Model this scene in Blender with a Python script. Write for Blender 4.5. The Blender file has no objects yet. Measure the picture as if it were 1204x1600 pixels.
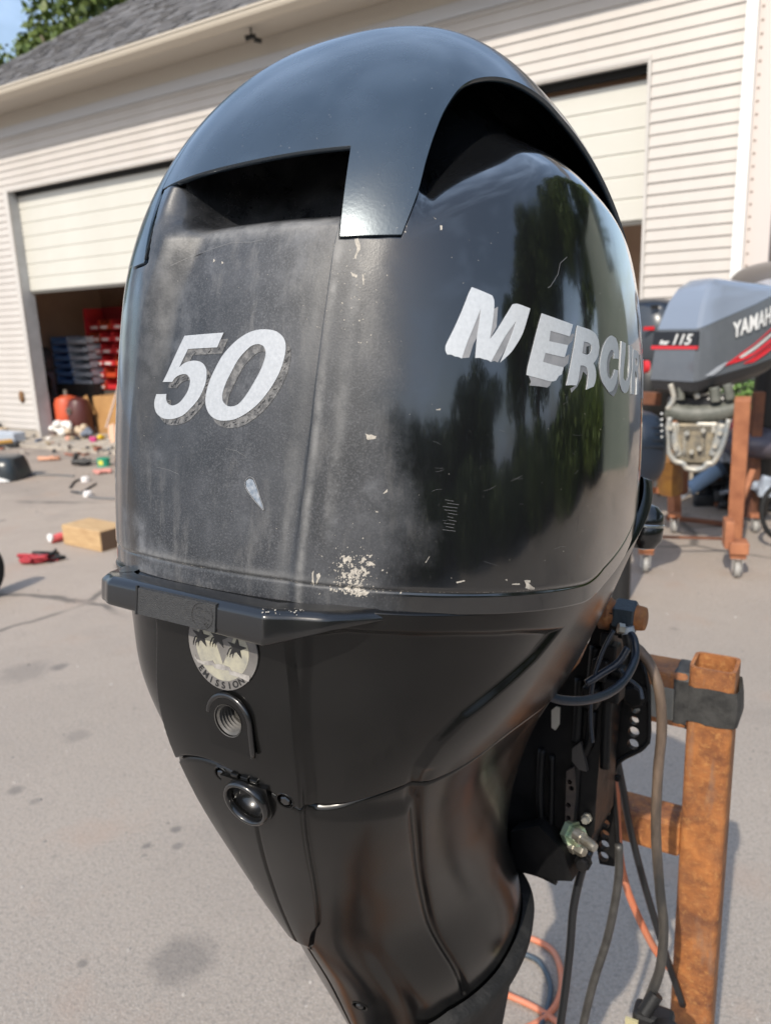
import bpy, bmesh, math, random
import numpy as np
from mathutils import Vector, Matrix
from mathutils.geometry import delaunay_2d_cdt

sc = bpy.context.scene
R = math.radians
# ------------------------------------------------------------------ camera
CAM_F, CAM_CX, CAM_CY = 1227.0, 602.0, 800.0
pitch, roll, EYE = R(13.5), R(2.22), 1.5
fw = np.array([0, math.cos(pitch), -math.sin(pitch)])
rt = math.cos(roll) * np.array([1., 0, 0]) - math.sin(roll) * np.cross(np.array([1., 0, 0]), fw)
up = np.cross(rt, fw)
EYEP = np.array([0, 0, EYE])
cam_d = bpy.data.cameras.new('camera')
cam = bpy.data.objects.new('camera', cam_d)
sc.collection.objects.link(cam)
sc.camera = cam
cam.matrix_world = Matrix(((rt[0], up[0], -fw[0], 0), (rt[1], up[1], -fw[1], 0), (rt[2], up[2], -fw[2], EYE), (0, 0, 0, 1)))
cam_d.sensor_fit = 'VERTICAL'; cam_d.sensor_height = 24.0
cam_d.lens = 24.0 * CAM_F / 1600.0
cam_d.clip_start = 0.05; cam_d.clip_end = 600
cam_d.dof.use_dof = True; cam_d.dof.focus_distance = 0.60; cam_d.dof.aperture_fstop = 6.0
# ------------------------------------------------------------------ sky, sun, exposure
SUN_EL, SUN_AZ = R(41.5), R(207)            # azimuth clockwise from +Y
w = bpy.data.worlds.new('World'); sc.world = w; w.use_nodes = True
nt = w.node_tree; nt.nodes.clear()
sky = nt.nodes.new('ShaderNodeTexSky'); sky.sky_type = 'NISHITA'; sky.sun_disc = False
sky.sun_elevation = SUN_EL; sky.sun_rotation = SUN_AZ
sky.air_density = 1.3; sky.dust_density = 2.5; sky.ozone_density = 1.2
bg = nt.nodes.new('ShaderNodeBackground'); bg.inputs[1].default_value = 0.15
wo = nt.nodes.new('ShaderNodeOutputWorld')
tcw = nt.nodes.new('ShaderNodeTexCoord'); mpw = nt.nodes.new('ShaderNodeMapping'); mpw.inputs['Scale'].default_value = (1.0, 1.0, 2.6)
cn = nt.nodes.new('ShaderNodeTexNoise'); cn.inputs['Scale'].default_value = 2.3; cn.inputs['Detail'].default_value = 7; cn.inputs['Roughness'].default_value = .58; cn.inputs['Distortion'].default_value = .3
cr_ = nt.nodes.new('ShaderNodeMapRange'); cr_.inputs[1].default_value = .46; cr_.inputs[2].default_value = .70; cr_.inputs[3].default_value = .22; cr_.inputs[4].default_value = .80
cm = nt.nodes.new('ShaderNodeMix'); cm.data_type = 'RGBA'; cm.inputs[7].default_value = (5.6, 7.3, 10.2, 1)
nt.links.new(tcw.outputs['Generated'], mpw.inputs[0]); nt.links.new(mpw.outputs[0], cn.inputs['Vector']); nt.links.new(cn.outputs[0], cr_.inputs[0])
nt.links.new(cr_.outputs[0], cm.inputs[0]); nt.links.new(sky.outputs[0], cm.inputs[6]); nt.links.new(cm.outputs[2], bg.inputs[0]); nt.links.new(bg.outputs[0], wo.inputs[0])
sl = bpy.data.lights.new('sun', 'SUN'); sl.energy = 4.0; sl.angle = R(0.55); sl.color = (1.0, 0.925, 0.81)
so = bpy.data.objects.new('sun', sl); sc.collection.objects.link(so)
sdir = Vector((math.cos(SUN_EL) * math.sin(SUN_AZ), math.cos(SUN_EL) * math.cos(SUN_AZ), math.sin(SUN_EL)))
so.rotation_euler = sdir.to_track_quat('Z', 'Y').to_euler(); so.location = (-3, -6, 8)
sc.render.engine = 'CYCLES'
sc.view_settings.view_transform = 'Standard'; sc.view_settings.look = 'None'
sc.view_settings.exposure = 0.15; sc.view_settings.gamma = 1.0
sc.view_settings.use_curve_mapping = False
rng = random.Random(7); nrng = np.random.RandomState(5)

# ------------------------------------------------------------------ helpers
COL = sc.collection
def pray(x, y): return fw + (x - CAM_CX) / CAM_F * rt - (y - CAM_CY) / CAM_F * up
def at(x, y, D):
    """point of the place seen at photo pixel x, y, D metres along the view axis"""
    return EYEP + pray(x, y) * D
def atY(x, y, Y):
    d = pray(x, y); return EYEP + d * (Y / d[1])
def gnd(x, y, z=0.0):
    d = pray(x, y); return EYEP + d * ((z - EYE) / d[2])
def V3(p): return Vector((float(p[0]), float(p[1]), float(p[2])))

def tag(o, label=None, cat=None, group=None, kind=None):
    if label: o['label'] = label
    if cat: o['category'] = cat
    if group: o['group'] = group
    if kind: o['kind'] = kind
    return o
def empty(name, loc=(0, 0, 0), rz=0.0, parent=None):
    o = bpy.data.objects.new(name, None); COL.objects.link(o)
    o.location = loc; o.rotation_euler = (0, 0, rz); o.empty_display_size = .1
    if parent: o.parent = parent
    return o
def link(name, me, mat=None, parent=None, smooth=False, loc=None, rot=None):
    if mat is not None and len(me.materials) == 0: me.materials.append(mat)
    if smooth:
        me.polygons.foreach_set('use_smooth', [True] * len(me.polygons))
    o = bpy.data.objects.new(name, me); COL.objects.link(o)
    if parent: o.parent = parent
    if loc is not None: o.location = loc
    if rot is not None: o.rotation_euler = rot
    return o
def raw(name, verts, faces, mat=None, parent=None, smooth=False, **k):
    me = bpy.data.meshes.new(name)
    me.from_pydata([tuple(map(float, v)) for v in verts], [], faces); me.update()
    return link(name, me, mat, parent, smooth, **k)
def bm_obj(name, bm, mat=None, parent=None, smooth=False, recalc=True, **k):
    if recalc: bmesh.ops.recalc_face_normals(bm, faces=bm.faces[:])
    me = bpy.data.meshes.new(name); bm.to_mesh(me); bm.free()
    return link(name, me, mat, parent, smooth, **k)
def autosmooth(o, ang=35):
    me = o.data; bm = bmesh.new(); bm.from_mesh(me)
    for f in bm.faces: f.smooth = True
    for e in bm.edges:
        if len(e.link_faces) == 2 and e.calc_face_angle(0) > R(ang): e.smooth = False
    bm.to_mesh(me); bm.free(); return o
def add_box(bm, c, s, rot=None, bevel=0.0, taper=None):
    r = bmesh.ops.create_cube(bm, size=1.0); vs = r['verts']
    for v in vs:
        v.co = Vector((v.co.x * s[0], v.co.y * s[1], v.co.z * s[2]))
        if taper and v.co.z > 0: v.co.x *= taper; v.co.y *= taper
    if bevel:
        es = list({e for v in vs for e in v.link_edges})
        rr = bmesh.ops.bevel(bm, geom=es, offset=bevel, segments=2, affect='EDGES', profile=0.5)
        vs = [v for v in rr['verts']]
    M = Matrix.Translation(Vector(c)) @ (rot.to_4x4() if rot is not None else Matrix.Identity(4))
    for v in set(vs): v.co = M @ v.co
def box(name, c, s, mat, parent=None, rot=None, bevel=0.0, **k):
    bm = bmesh.new(); add_box(bm, c, s, rot, bevel)
    return bm_obj(name, bm, mat, parent, **k)
def add_cyl(bm, a, b, r0, r1=None, seg=16, cap=True):
    a, b = Vector(a), Vector(b); d = b - a
    q = d.to_track_quat('Z', 'Y').to_matrix().to_4x4()
    M = Matrix.Translation((a + b) / 2) @ q
    bmesh.ops.create_cone(bm, cap_ends=cap, segments=seg, radius1=r0, radius2=r0 if r1 is None else r1, depth=d.length, matrix=M)
def cyl(name, a, b, r, mat, parent=None, r1=None, seg=16, smooth=True, **k):
    bm = bmesh.new(); add_cyl(bm, a, b, r, r1, seg)
    return autosmooth(bm_obj(name, bm, mat, parent, **k)) if smooth else bm_obj(name, bm, mat, parent, **k)
def spline(P, n=8):
    P = [np.array(p, float) for p in P]; P = [2 * P[0] - P[1]] + P + [2 * P[-1] - P[-2]]; out = []
    for i in range(1, len(P) - 2):
        for k in range(n):
            t = k / n; a, b, c, d = P[i-1:i+3]
            out.append(.5 * ((2*b) + (c-a)*t + (2*a-5*b+4*c-d)*t*t + (3*b-a-3*c+d)*t**3))
    out.append(P[-2]); return out
def add_tube(bm, P, r, seg=10, rough=0.0):
    P = [Vector(p) for p in P]; rings = []; prev = None
    for i, p in enumerate(P):
        t = (P[min(i+1, len(P)-1)] - P[max(i-1, 0)]).normalized()
        if prev is None:
            a = t.orthogonal().normalized()
        else:
            a = (prev - t * prev.dot(t)).normalized()
        prev = a; b = t.cross(a); rr = r if not callable(r) else r(i / max(1, len(P)-1))
        rr *= 1 + rough * (rng.random() - .5)
        rings.append([bm.verts.new(p + (a * math.cos(k*2*math.pi/seg) + b * math.sin(k*2*math.pi/seg)) * rr) for k in range(seg)])
    for i in range(len(rings)-1):
        for k in range(seg):
            bm.faces.new((rings[i][k], rings[i][(k+1) % seg], rings[i+1][(k+1) % seg], rings[i+1][k]))
    bm.faces.new(rings[0][::-1]); bm.faces.new(rings[-1])
def tube(name, P, r, mat, parent=None, seg=10, n=8, rough=0.0, **k):
    bm = bmesh.new(); add_tube(bm, spline(P, n), r, seg, rough)
    return bm_obj(name, bm, mat, parent, smooth=True, **k)
def add_prism(bm, poly, h, M, holes=(), bevel=0.0):
    """extrude a 2-D outline (with holes) by h along the local z of matrix M"""
    loops = [list(poly)] + [list(hh) for hh in holes]
    V = [Vector(p) for L in loops for p in L]; E = []; s = 0
    for L in loops:
        E += [(s + i, s + (i + 1) % len(L)) for i in range(len(L))]; s += len(L)
    vo, eo, fo, *_ = delaunay_2d_cdt(V, E, [], 0, 1e-7)
    arr = [np.array([tuple(p) for p in L]) for L in loops]
    keep = []
    for f in fo:
        c = sum((vo[i] for i in f), Vector((0, 0))) / len(f)
        ins = False
        for A in arr:
            d = seg_dist(np.array([c.x]), np.array([c.y]), A)[0]
            ins ^= d < 0
        if ins: keep.append(f)
    used = sorted({i for f in keep for i in f}); ix = {}
    top = {i: bm.verts.new(M @ Vector((vo[i].x, vo[i].y, h))) for i in used}
    bot = {i: bm.verts.new(M @ Vector((vo[i].x, vo[i].y, 0))) for i in used}
    cnt = {}
    for f in keep:
        bm.faces.new([top[i] for i in f]); bm.faces.new([bot[i] for i in reversed(f)])
        for a, b in zip(f, f[1:] + f[:1]): cnt[(a, b)] = 1
    for (a, b) in cnt:
        if (b, a) not in cnt: bm.faces.new((top[a], bot[a], bot[b], top[b]))
def prism(name, poly, h, M, mat, parent=None, holes=(), **k):
    bm = bmesh.new(); add_prism(bm, poly, h, M, holes)
    return bm_obj(name, bm, mat, parent, **k)
def circle(cx, cy, r, n=20, r2=None):
    return [(cx + r * math.cos(2*math.pi*i/n), cy + (r2 or r) * math.sin(2*math.pi*i/n)) for i in range(n)]
def add_lathe(bm, prof, M, seg=32):
    rings = []
    for r_, z_ in prof:
        if r_ < 1e-6: rings.append([bm.verts.new(M @ Vector((0, 0, z_)))])
        else: rings.append([bm.verts.new(M @ Vector((r_ * math.cos(2*math.pi*k/seg), r_ * math.sin(2*math.pi*k/seg), z_))) for k in range(seg)])
    for a, b in zip(rings, rings[1:]):
        for k in range(seg):
            k2 = (k + 1) % seg
            if len(a) == 1 and len(b) == 1: continue
            if len(a) == 1: bm.faces.new((a[0], b[k2], b[k]))
            elif len(b) == 1: bm.faces.new((a[k], a[k2], b[0]))
            else: bm.faces.new((a[k], a[k2], b[k2], b[k]))
def lathe(name, prof, M, mat, parent=None, seg=32, ang=40, **k):
    bm = bmesh.new(); add_lathe(bm, prof, M, seg)
    return autosmooth(bm_obj(name, bm, mat, parent, **k), ang)
def grid_obj(name, P, mat, parent=None, closed_u=False, smooth=True, flip=False):
    nu, nv = P.shape[:2]; idx = np.arange(nu * nv).reshape(nu, nv)
    a = idx if closed_u else idx[:-1]
    b = np.roll(idx, -1, 0) if closed_u else idx[1:]
    F = np.stack([a[:, :-1], b[:, :-1], b[:, 1:], a[:, 1:]], -1).reshape(-1, 4)
    if flip: F = F[:, ::-1]
    me = bpy.data.meshes.new(name)
    me.vertices.add(nu * nv); me.vertices.foreach_set('co', P.reshape(-1).astype(np.float32))
    me.loops.add(F.size); me.loops.foreach_set('vertex_index', F.reshape(-1).astype(np.int32))
    me.polygons.add(len(F)); me.polygons.foreach_set('loop_start', np.arange(0, F.size, 4, dtype=np.int32))
    me.polygons.foreach_set('loop_total', np.full(len(F), 4, dtype=np.int32))
    me.update(calc_edges=True); me.validate()
    return link(name, me, mat, parent, smooth)
def set_normals(o, N):
    N = np.asarray(N, float); N = N / np.maximum(np.linalg.norm(N, axis=-1, keepdims=True), 1e-9)
    o.data.polygons.foreach_set('use_smooth', [True] * len(o.data.polygons))
    o.data.normals_split_custom_set_from_vertices([tuple(v) for v in N.reshape(-1, 3)])
def mesh_normals(o):
    a = np.zeros(len(o.data.vertices) * 3, np.float32); o.data.vertex_normals.foreach_get('vector', a); return a.reshape(-1, 3)
def text_mesh(name, s, size, mat, M, parent=None, depth=.0008, shear=0.0, bold=0.0, sx=1.0, space=1.0, align='LEFT', warp=None):
    cu = bpy.data.curves.new(name, 'FONT'); cu.body = s; cu.size = size; cu.extrude = depth / 2
    cu.shear = shear; cu.offset = bold; cu.space_character = space; cu.align_x = align; cu.resolution_u = 4
    tmp = bpy.data.objects.new('tmp_text', cu); COL.objects.link(tmp)
    dg = bpy.context.evaluated_depsgraph_get()
    me = bpy.data.meshes.new_from_object(tmp.evaluated_get(dg))
    bpy.data.objects.remove(tmp); bpy.data.curves.remove(cu)
    for v in me.vertices:
        p = Vector((v.co.x * sx, v.co.y, v.co.z + depth / 2))
        v.co = M @ p if warp is None else warp(p)
    me.materials.clear(); me.name = name
    return link(name, me, mat, parent)

# ------------------------------------------------------------------ materials
MATS = {}
def mat(name, col, rough=.5, metal=0.0, col2=None, scale=8.0, detail=5.0, lo=.35, hi=.65, bump=0.0, bscale=None,
        rough2=None, coat=0.0, spec=None, coords='Object', trans=0.0, stretch=None):
    if name in MATS: return MATS[name]
    m = bpy.data.materials.new(name); m.use_nodes = True; n = m.node_tree.nodes; L = m.node_tree.links
    b = n['Principled BSDF']; b.inputs['Base Color'].default_value = (*col, 1)
    b.inputs['Roughness'].default_value = rough; b.inputs['Metallic'].default_value = metal
    if coat: b.inputs['Coat Weight'].default_value = coat; b.inputs['Coat Roughness'].default_value = .06; b.inputs['Coat IOR'].default_value = 1.6
    if spec is not None: b.inputs['Specular IOR Level'].default_value = spec
    if trans: b.inputs['Transmission Weight'].default_value = trans
    if col2 is not None or bump or rough2 is not None:
        tc = n.new('ShaderNodeTexCoord'); src = tc.outputs[coords]
        if stretch:
            mp = n.new('ShaderNodeMapping'); mp.inputs['Scale'].default_value = stretch; L.new(src, mp.inputs[0]); src = mp.outputs[0]
        nz = n.new('ShaderNodeTexNoise'); nz.inputs['Scale'].default_value = scale; nz.inputs['Detail'].default_value = detail
        nz.inputs['Roughness'].default_value = .6; L.new(src, nz.inputs['Vector'])
        rp = n.new('ShaderNodeMapRange'); rp.inputs[1].default_value = lo; rp.inputs[2].default_value = hi
        L.new(nz.outputs[0], rp.inputs[0])
        if col2 is not None:
            mx = n.new('ShaderNodeMix'); mx.data_type = 'RGBA'; mx.inputs[6].default_value = (*col, 1); mx.inputs[7].default_value = (*col2, 1)
            L.new(rp.outputs[0], mx.inputs[0]); L.new(mx.outputs[2], b.inputs['Base Color'])
        if rough2 is not None:
            r2 = n.new('ShaderNodeMapRange'); r2.inputs[1].default_value = lo; r2.inputs[2].default_value = hi
            r2.inputs[3].default_value = rough; r2.inputs[4].default_value = rough2
            L.new(nz.outputs[0], r2.inputs[0]); L.new(r2.outputs[0], b.inputs['Roughness'])
        if bump:
            nb = n.new('ShaderNodeTexNoise'); nb.inputs['Scale'].default_value = bscale or scale * 6; nb.inputs['Detail'].default_value = 4
            L.new(src, nb.inputs['Vector'])
            bp = n.new('ShaderNodeBump'); bp.inputs['Strength'].default_value = bump; bp.inputs['Distance'].default_value = .002
            L.new(nb.outputs[0], bp.inputs['Height']); L.new(bp.outputs[0], b.inputs['Normal'])
    MATS[name] = m
    return m
class NT:
    """small helper for hand-made materials"""
    def __init__(s, name):
        s.m = bpy.data.materials.new(name); s.m.use_nodes = True; s.n = s.m.node_tree.nodes; s.L = s.m.node_tree.links
        s.b = s.n['Principled BSDF']; s.tc = s.n.new('ShaderNodeTexCoord'); MATS[name] = s.m
    def noise(s, sc_, det=5, ro=.6, stretch=None, dist=0.0, src=None):
        v = src or s.tc.outputs['Object']
        if stretch:
            mp = s.n.new('ShaderNodeMapping'); mp.inputs['Scale'].default_value = stretch; s.L.new(v, mp.inputs[0]); v = mp.outputs[0]
        z = s.n.new('ShaderNodeTexNoise'); z.inputs['Scale'].default_value = sc_; z.inputs['Detail'].default_value = det
        z.inputs['Roughness'].default_value = ro; z.inputs['Distortion'].default_value = dist; s.L.new(v, z.inputs['Vector']); return z.outputs[0]
    def vor(s, sc_, feat='F1', out=0):
        z = s.n.new('ShaderNodeTexVoronoi'); z.feature = feat; z.inputs['Scale'].default_value = sc_
        s.L.new(s.tc.outputs['Object'], z.inputs['Vector']); return z.outputs[out]
    def ramp(s, x, a, b, c=0.0, d=1.0):
        r = s.n.new('ShaderNodeMapRange'); r.inputs[1].default_value = a; r.inputs[2].default_value = b
        r.inputs[3].default_value = c; r.inputs[4].default_value = d; s.L.new(x, r.inputs[0]); return r.outputs[0]
    def math(s, op, x, y):
        r = s.n.new('ShaderNodeMath'); r.operation = op
        for i, q_ in enumerate((x, y)):
            if hasattr(q_, 'links') or hasattr(q_, 'is_linked'): s.L.new(q_, r.inputs[i])
            else: r.inputs[i].default_value = q_
        return r.outputs[0]
    def mix(s, f, a, b):
        r = s.n.new('ShaderNodeMix'); r.data_type = 'RGBA'
        if hasattr(f, 'is_linked'): s.L.new(f, r.inputs[0])
        else: r.inputs[0].default_value = f
        for i, q_ in ((6, a), (7, b)):
            if hasattr(q_, 'is_linked'): s.L.new(q_, r.inputs[i])
            else: r.inputs[i].default_value = (*q_, 1)
        return r.outputs[2]
    def attr(s, name):
        a = s.n.new('ShaderNodeAttribute'); a.attribute_name = name; return a.outputs['Fac']
    def bump(s, h, st, dist=.002):
        b = s.n.new('ShaderNodeBump'); b.inputs['Strength'].default_value = st; b.inputs['Distance'].default_value = dist
        s.L.new(h, b.inputs['Height']); s.L.new(b.outputs[0], s.b.inputs['Normal'])
    def set(s, k, v):
        if hasattr(v, 'is_linked'): s.L.new(v, s.b.inputs[k])
        else: s.b.inputs[k].default_value = v

# ================================================================== measured surfaces of the outboard

QC = {'W0': 0.21763, 'W1': 0.01302, 'W2': -0.23909, 'A1': 0.08851, 'A2': -0.30305, 'F0': 0.35087, 'z0s': 0.17762, 'ms': 2.53147, 'z0a': 0.20512, 'ma': 2.02779, 'z0f': 0.06342, 'mf': 2.4555, 'zt': 0.44668, 'n': 2.31163, 'yc': 0.19748, 'ksh': 0.06788, 'nf': 2.41756}
ZK = np.array([-0.64, -0.52, -0.42, -0.33, -0.25, -0.17, -0.1, -0.04, 0.02])
PA = np.array([0.32, 0.2493, 0.1888, 0.1247, 0.0779, 0.037, 0.0137, 0.0069, -0.0053]); PF = np.array([0.545, 0.5433, 0.5164, 0.48, 0.4452, 0.4238, 0.4297, 0.4538, 0.4857]); PW = np.array([0.066, 0.0794, 0.1025, 0.0999, 0.1085, 0.133, 0.1692, 0.1933, 0.2125]); PN = np.array([1.95, 1.973, 2.055, 1.844, 2.454, 3.052, 3.108, 2.889, 2.81])

def sstep(a, b, x):
    t = np.clip((x - a) / (b - a), 0, 1)
    return t * t * (3 - 2 * t)

def cowl_base(u, z):
    d = QC; zt = d['zt']; zz = np.minimum(z, zt)
    def s(z0, m):
        t = np.clip((zz - z0) / (zt - z0), 0, 1)
        return (1 - t ** m) ** (1 / m)
    W = (d['W0'] + d['W1'] * zz + d['W2'] * zz ** 2) * s(d['z0s'], d['ms'])
    A = (d['yc'] + d['A1'] * zz + d['A2'] * zz ** 2) * s(d['z0a'], d['ma'])
    F = d['F0'] * s(d['z0f'], d['mf'])
    cu, su = np.cos(u), np.sin(u)
    n = np.where(cu >= 0, d['n'], d['nf'])
    L = np.where(cu >= 0, A, F)
    k = (np.abs(cu) ** n + np.abs(su) ** n) ** (-1 / n)
    x = W * k * su; y = d['yc'] - L * k * cu
    return np.stack([x, y, zz + d['ksh'] * (y - d['yc']) * (zz / zt)], -1)

def herm(z, kk):
    m = np.gradient(kk, ZK)
    i = np.clip(np.searchsorted(ZK, z) - 1, 0, len(ZK) - 2)
    h = ZK[i + 1] - ZK[i]; t = (z - ZK[i]) / h
    return (2*t**3-3*t**2+1)*kk[i] + (t**3-2*t**2+t)*h*m[i] + (-2*t**3+3*t**2)*kk[i+1] + (t**3-t**2)*h*m[i+1]

def chap_base(u, z):
    ya, yf, W, n = herm(z, PA), herm(z, PF), herm(z, PW), herm(z, PN)
    cu, su = np.cos(u), np.sin(u)
    k = (np.abs(cu) ** n + np.abs(su) ** n) ** (-1 / n)
    yc = (ya + yf) / 2; L = (yf - ya) / 2
    return np.stack([W * k * su, yc - L * k * cu, z + 0 * u], -1)

def normals(fn, u, z, hu=0.004, hz=0.0008):
    du = fn(u + hu, z) - fn(u - hu, z)
    dz = fn(u, z + hz) - fn(u, z - hz)
    n = np.cross(du, dz)
    n /= np.maximum(np.linalg.norm(n, axis=-1, keepdims=True), 1e-12)
    return n

# measured outlines on the cowl, as (angle, height)
CAP_R = np.array([(0.413,.2395),(.60,.241),(.632,.261),(.65,.274),(.669,.292),(.697,.3116),(.74,.3325),(.818,.3534),(.925,.365),(1.09,.3716),(1.29,.3712),(1.558,.3658),(1.754,.353),(1.90,.325),(2.05,.285),(2.25,.262),(2.6,.255),(3.3,.252)])
def dense(P, n=10):
    """smooth curve through measured points, returned as a dense table"""
    P = np.asarray(P, float); Q = np.vstack([2 * P[0] - P[1], P, 2 * P[-1] - P[-2]]); out = []
    for i in range(1, len(Q) - 2):
        a, b, c, d = Q[i-1:i+3]
        # centripetal-like tangents keep the table monotone in its first column
        m1 = (c - a) / max(c[0] - a[0], 1e-9) * (c[0] - b[0]); m2 = (d - b) / max(d[0] - b[0], 1e-9) * (c[0] - b[0])
        for k in range(n):
            t = k / n; out.append((2*t**3-3*t*t+1)*b + (t**3-2*t*t+t)*m1 + (-2*t**3+3*t*t)*c + (t**3-t*t)*m2)
    out.append(P[-1]); return np.array(out)
CAP_R = np.vstack([CAP_R[:1], dense(CAP_R[1:], 12)])
UW0, UW1 = -0.515, 0.422          # aft window sides
ZW = 0.297
def cap_edge(u):
    m = UW0 + UW1
    ur = np.where(u > m / 2, u, m - u)
    zr = np.interp(ur, CAP_R[:, 0], CAP_R[:, 1])
    t = np.clip((u - UW0) / (UW1 - UW0), 0, 1)
    zwin = 0.2960 + 0.0068 * t
    zr = np.where(ur < UW1 - .0084, zwin, zr)
    return zr
ZL = np.array([.009,.0587,.102,.16,.206,.239,.269,.30,.40]); UR = np.array([.300,.326,.348,.371,.393,.4085,.4319,.44,.44])
ULz = np.array([.0,.0945,.162,.22,.30,.4]); ULu = np.array([-.39,-.358,-.305,-.275,-.235,-.21])
SLu = np.array([.45,.62,.65,.74,.88,1.0,1.13,1.3,1.6,1.8,2.1,2.4]); SLz = np.array([.262,.268,.274,.286,.300,.311,.324,.330,.328,.322,.30,.27])
_l = dense(np.stack([ULz, ULu], 1)); ULz, ULu = _l[:, 0], _l[:, 1]
_l = dense(np.stack([ZL, UR], 1)); ZL, UR = _l[:, 0], _l[:, 1]
_l = dense(np.stack([SLu, SLz], 1)); SLu, SLz = _l[:, 0], _l[:, 1]
def uw0z(z): return UW0 + .068 * np.clip((.297 - z) / .061, 0, 1)
def body_depth(u, z):
    ur = np.interp(z, ZL, UR); ul = np.interp(z, ULz, ULu)
    D = np.interp(z, [-.02, .0, .03, .06, .12, .2, .262, .30], [.0006, .0014, .0035, .006, .0100, .0135, .0170, .018])
    sr = 1 - sstep(ur - .030, ur - .002, u)
    ul = ul + .05 * sstep(.19, .25, z)
    sl = sstep(ul - .135, ul + .015, u)
    d = D * sr * sl
    d = d - .0011 * np.exp(-((u - ur - .004) / .009) ** 2) * sstep(.0, .03, z) * sstep(.262, .25, z)
    d = d - .0016 * np.exp(-((u - ul + .165) / .035) ** 2) * sstep(.02, .08, z) * sstep(.28, .25, z)
    u0_ = uw0z(z)
    d = d + .0095 * sstep(u0_ + .040, u0_ + .020, u) * sstep(-.56, -.53, u) * sstep(.233, .2362, z)
    zp = .264 - .010 * sstep(-.16, -.40, u)
    pocket = .045 * sstep(zp - .008, zp + .038, z) * (1 - sstep(UW1 - .035, UW1 - .004, u)) * sstep(UW0 + .10, UW0 + .26, u)
    d = d + pocket
    us = np.where(u > -.05, u, -.1 - u)
    zl = np.interp(us, SLu, SLz)
    side = .036 * sstep(zl - .034, zl + .050, z) * sstep(.60, .70, us + (z - .27) * .5) * (1 - sstep(2.0, 2.3, us))
    d = d + side
    ze = cap_edge(u)
    d = np.maximum(d, .0075 * sstep(ze - .0020, ze - .0006, z))
    groove = .0025 * np.exp(-((z + .0) / .0022) ** 2)
    return d + groove * 0
def body(u, z, off=0.0):
    n = normals(cowl_base, u, np.minimum(z, QC['zt'] - .004))
    lipg = .0012 * np.exp(-((z - seam_z(u) - .0096) / .0011) ** 2) + .0007 * sstep(.0100, .0086, z - seam_z(u))
    return cowl_base(u, z) - n * (body_depth(u, z) + lipg - off)[..., None]

# ---- lower cowling
RZ = np.array([-.52,-.345,-.335,-.31,-.2975,-.26,-.2136,-.1475,-.1043,-.0668,-.0354,.02]); RU = np.array([.0,.0,.06,.17,.2444,.335,.3848,.402,.3732,.3372,.3061,.29])
_l = dense(np.stack([RZ, RU], 1), 8); RZ, RU = _l[:, 0], _l[:, 1]
PAN = np.array([(.3396,-.0228),(.4831,-.0164),(.6313,-.016),(.8158,-.0165),(1.0532,-.0205),(1.3213,-.0298),(1.2158,-.0511),(1.0594,-.0713),(.952,-.0863),(.8865,-.1043),(.8612,-.123),(.8799,-.1456),(.95,-.2135),(.99,-.2881),(.99,-.345),(.75,-.36),(.5,-.33),(.42,-.25),(.42,-.1475),(.385,-.1043),(.35,-.0668)])
def smooth_loop(L, n=4, corner=38, ku=.19):
    """round off the gentle turns of a closed outline, keep its real corners"""
    P = np.array(L, float) * (ku, 1); N = len(P); out = []
    d = np.roll(P, -1, 0) - P; a = np.arctan2(d[:, 1], d[:, 0]); turn = np.abs((a - np.roll(a, 1) + np.pi) % (2 * np.pi) - np.pi)
    cor = turn > np.radians(corner)
    for i in range(N):
        p0, p1, p2, p3 = P[i-1], P[i], P[(i+1) % N], P[(i+2) % N]; h = np.hypot(*(p2 - p1))
        m1 = (p2 - p1) if cor[i] else (p2 - p0) / (np.hypot(*(p2 - p0)) + 1e-9) * h
        m2 = (p2 - p1) if cor[(i+1) % N] else (p3 - p1) / (np.hypot(*(p3 - p1)) + 1e-9) * h
        for k in range(n):
            t = k / n; out.append((2*t**3-3*t*t+1)*p1 + (t**3-2*t*t+t)*m1 + (-2*t**3+3*t*t)*p2 + (t**3-t*t)*m2)
    return [tuple(q / (ku, 1)) for q in out]
def seg_dist(px, py, P, closed=True):
    """signed distance (metric) to polygon, negative inside"""
    d = np.full(px.shape, 1e9); ins = np.zeros(px.shape, bool)
    n = len(P)
    for i in range(n if closed else n - 1):
        a = P[i]; b = P[(i + 1) % n]
        ex, ey = b[0]-a[0], b[1]-a[1]
        wx, wy = px - a[0], py - a[1]
        t = np.clip((wx*ex + wy*ey) / (ex*ex + ey*ey + 1e-12), 0, 1)
        d = np.minimum(d, np.hypot(wx - t*ex, wy - t*ey))
        c = ((a[1] > py) != (b[1] > py)) & (px < (b[0]-a[0]) * (py - a[1]) / (b[1]-a[1] + 1e-12) + a[0])
        ins ^= c
    return np.where(ins, -d, d) if closed else d
KU = .19
GRV = np.array([(.872,-.128),(.8775,-.1487),(.925,-.18),(.9659,-.2135),(.99,-.25),(1.0045,-.2881),(1.0063,-.33),(1.02,-.3651),(1.045,-.40),(1.0788,-.4475)])
GRV = dense(GRV[:, ::-1][::-1], 5)[::-1, ::-1]
CEN = np.array([(.09,-.180),(.092,-.1887),(.03,-.235),(-.009,-.275),(-.03,-.31),(-.05,-.3465),(-.09,-.40),(-.144,-.4728),(-.18,-.53)])
_SP = dense(np.array([(-.8,-.158),(-.453,-.1524),(-.30,-.142),(-.1458,-.1373),(.0168,-.1400),(.2122,-.1468),(.3841,-.157),(.4481,-.1617),(.55,-.1600),(.6449,-.1558),(.8606,-.1426),(1.0544,-.1354),(1.3211,-.1245),(1.7809,-.1266),(3.2,-.13)]), 12)
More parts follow.
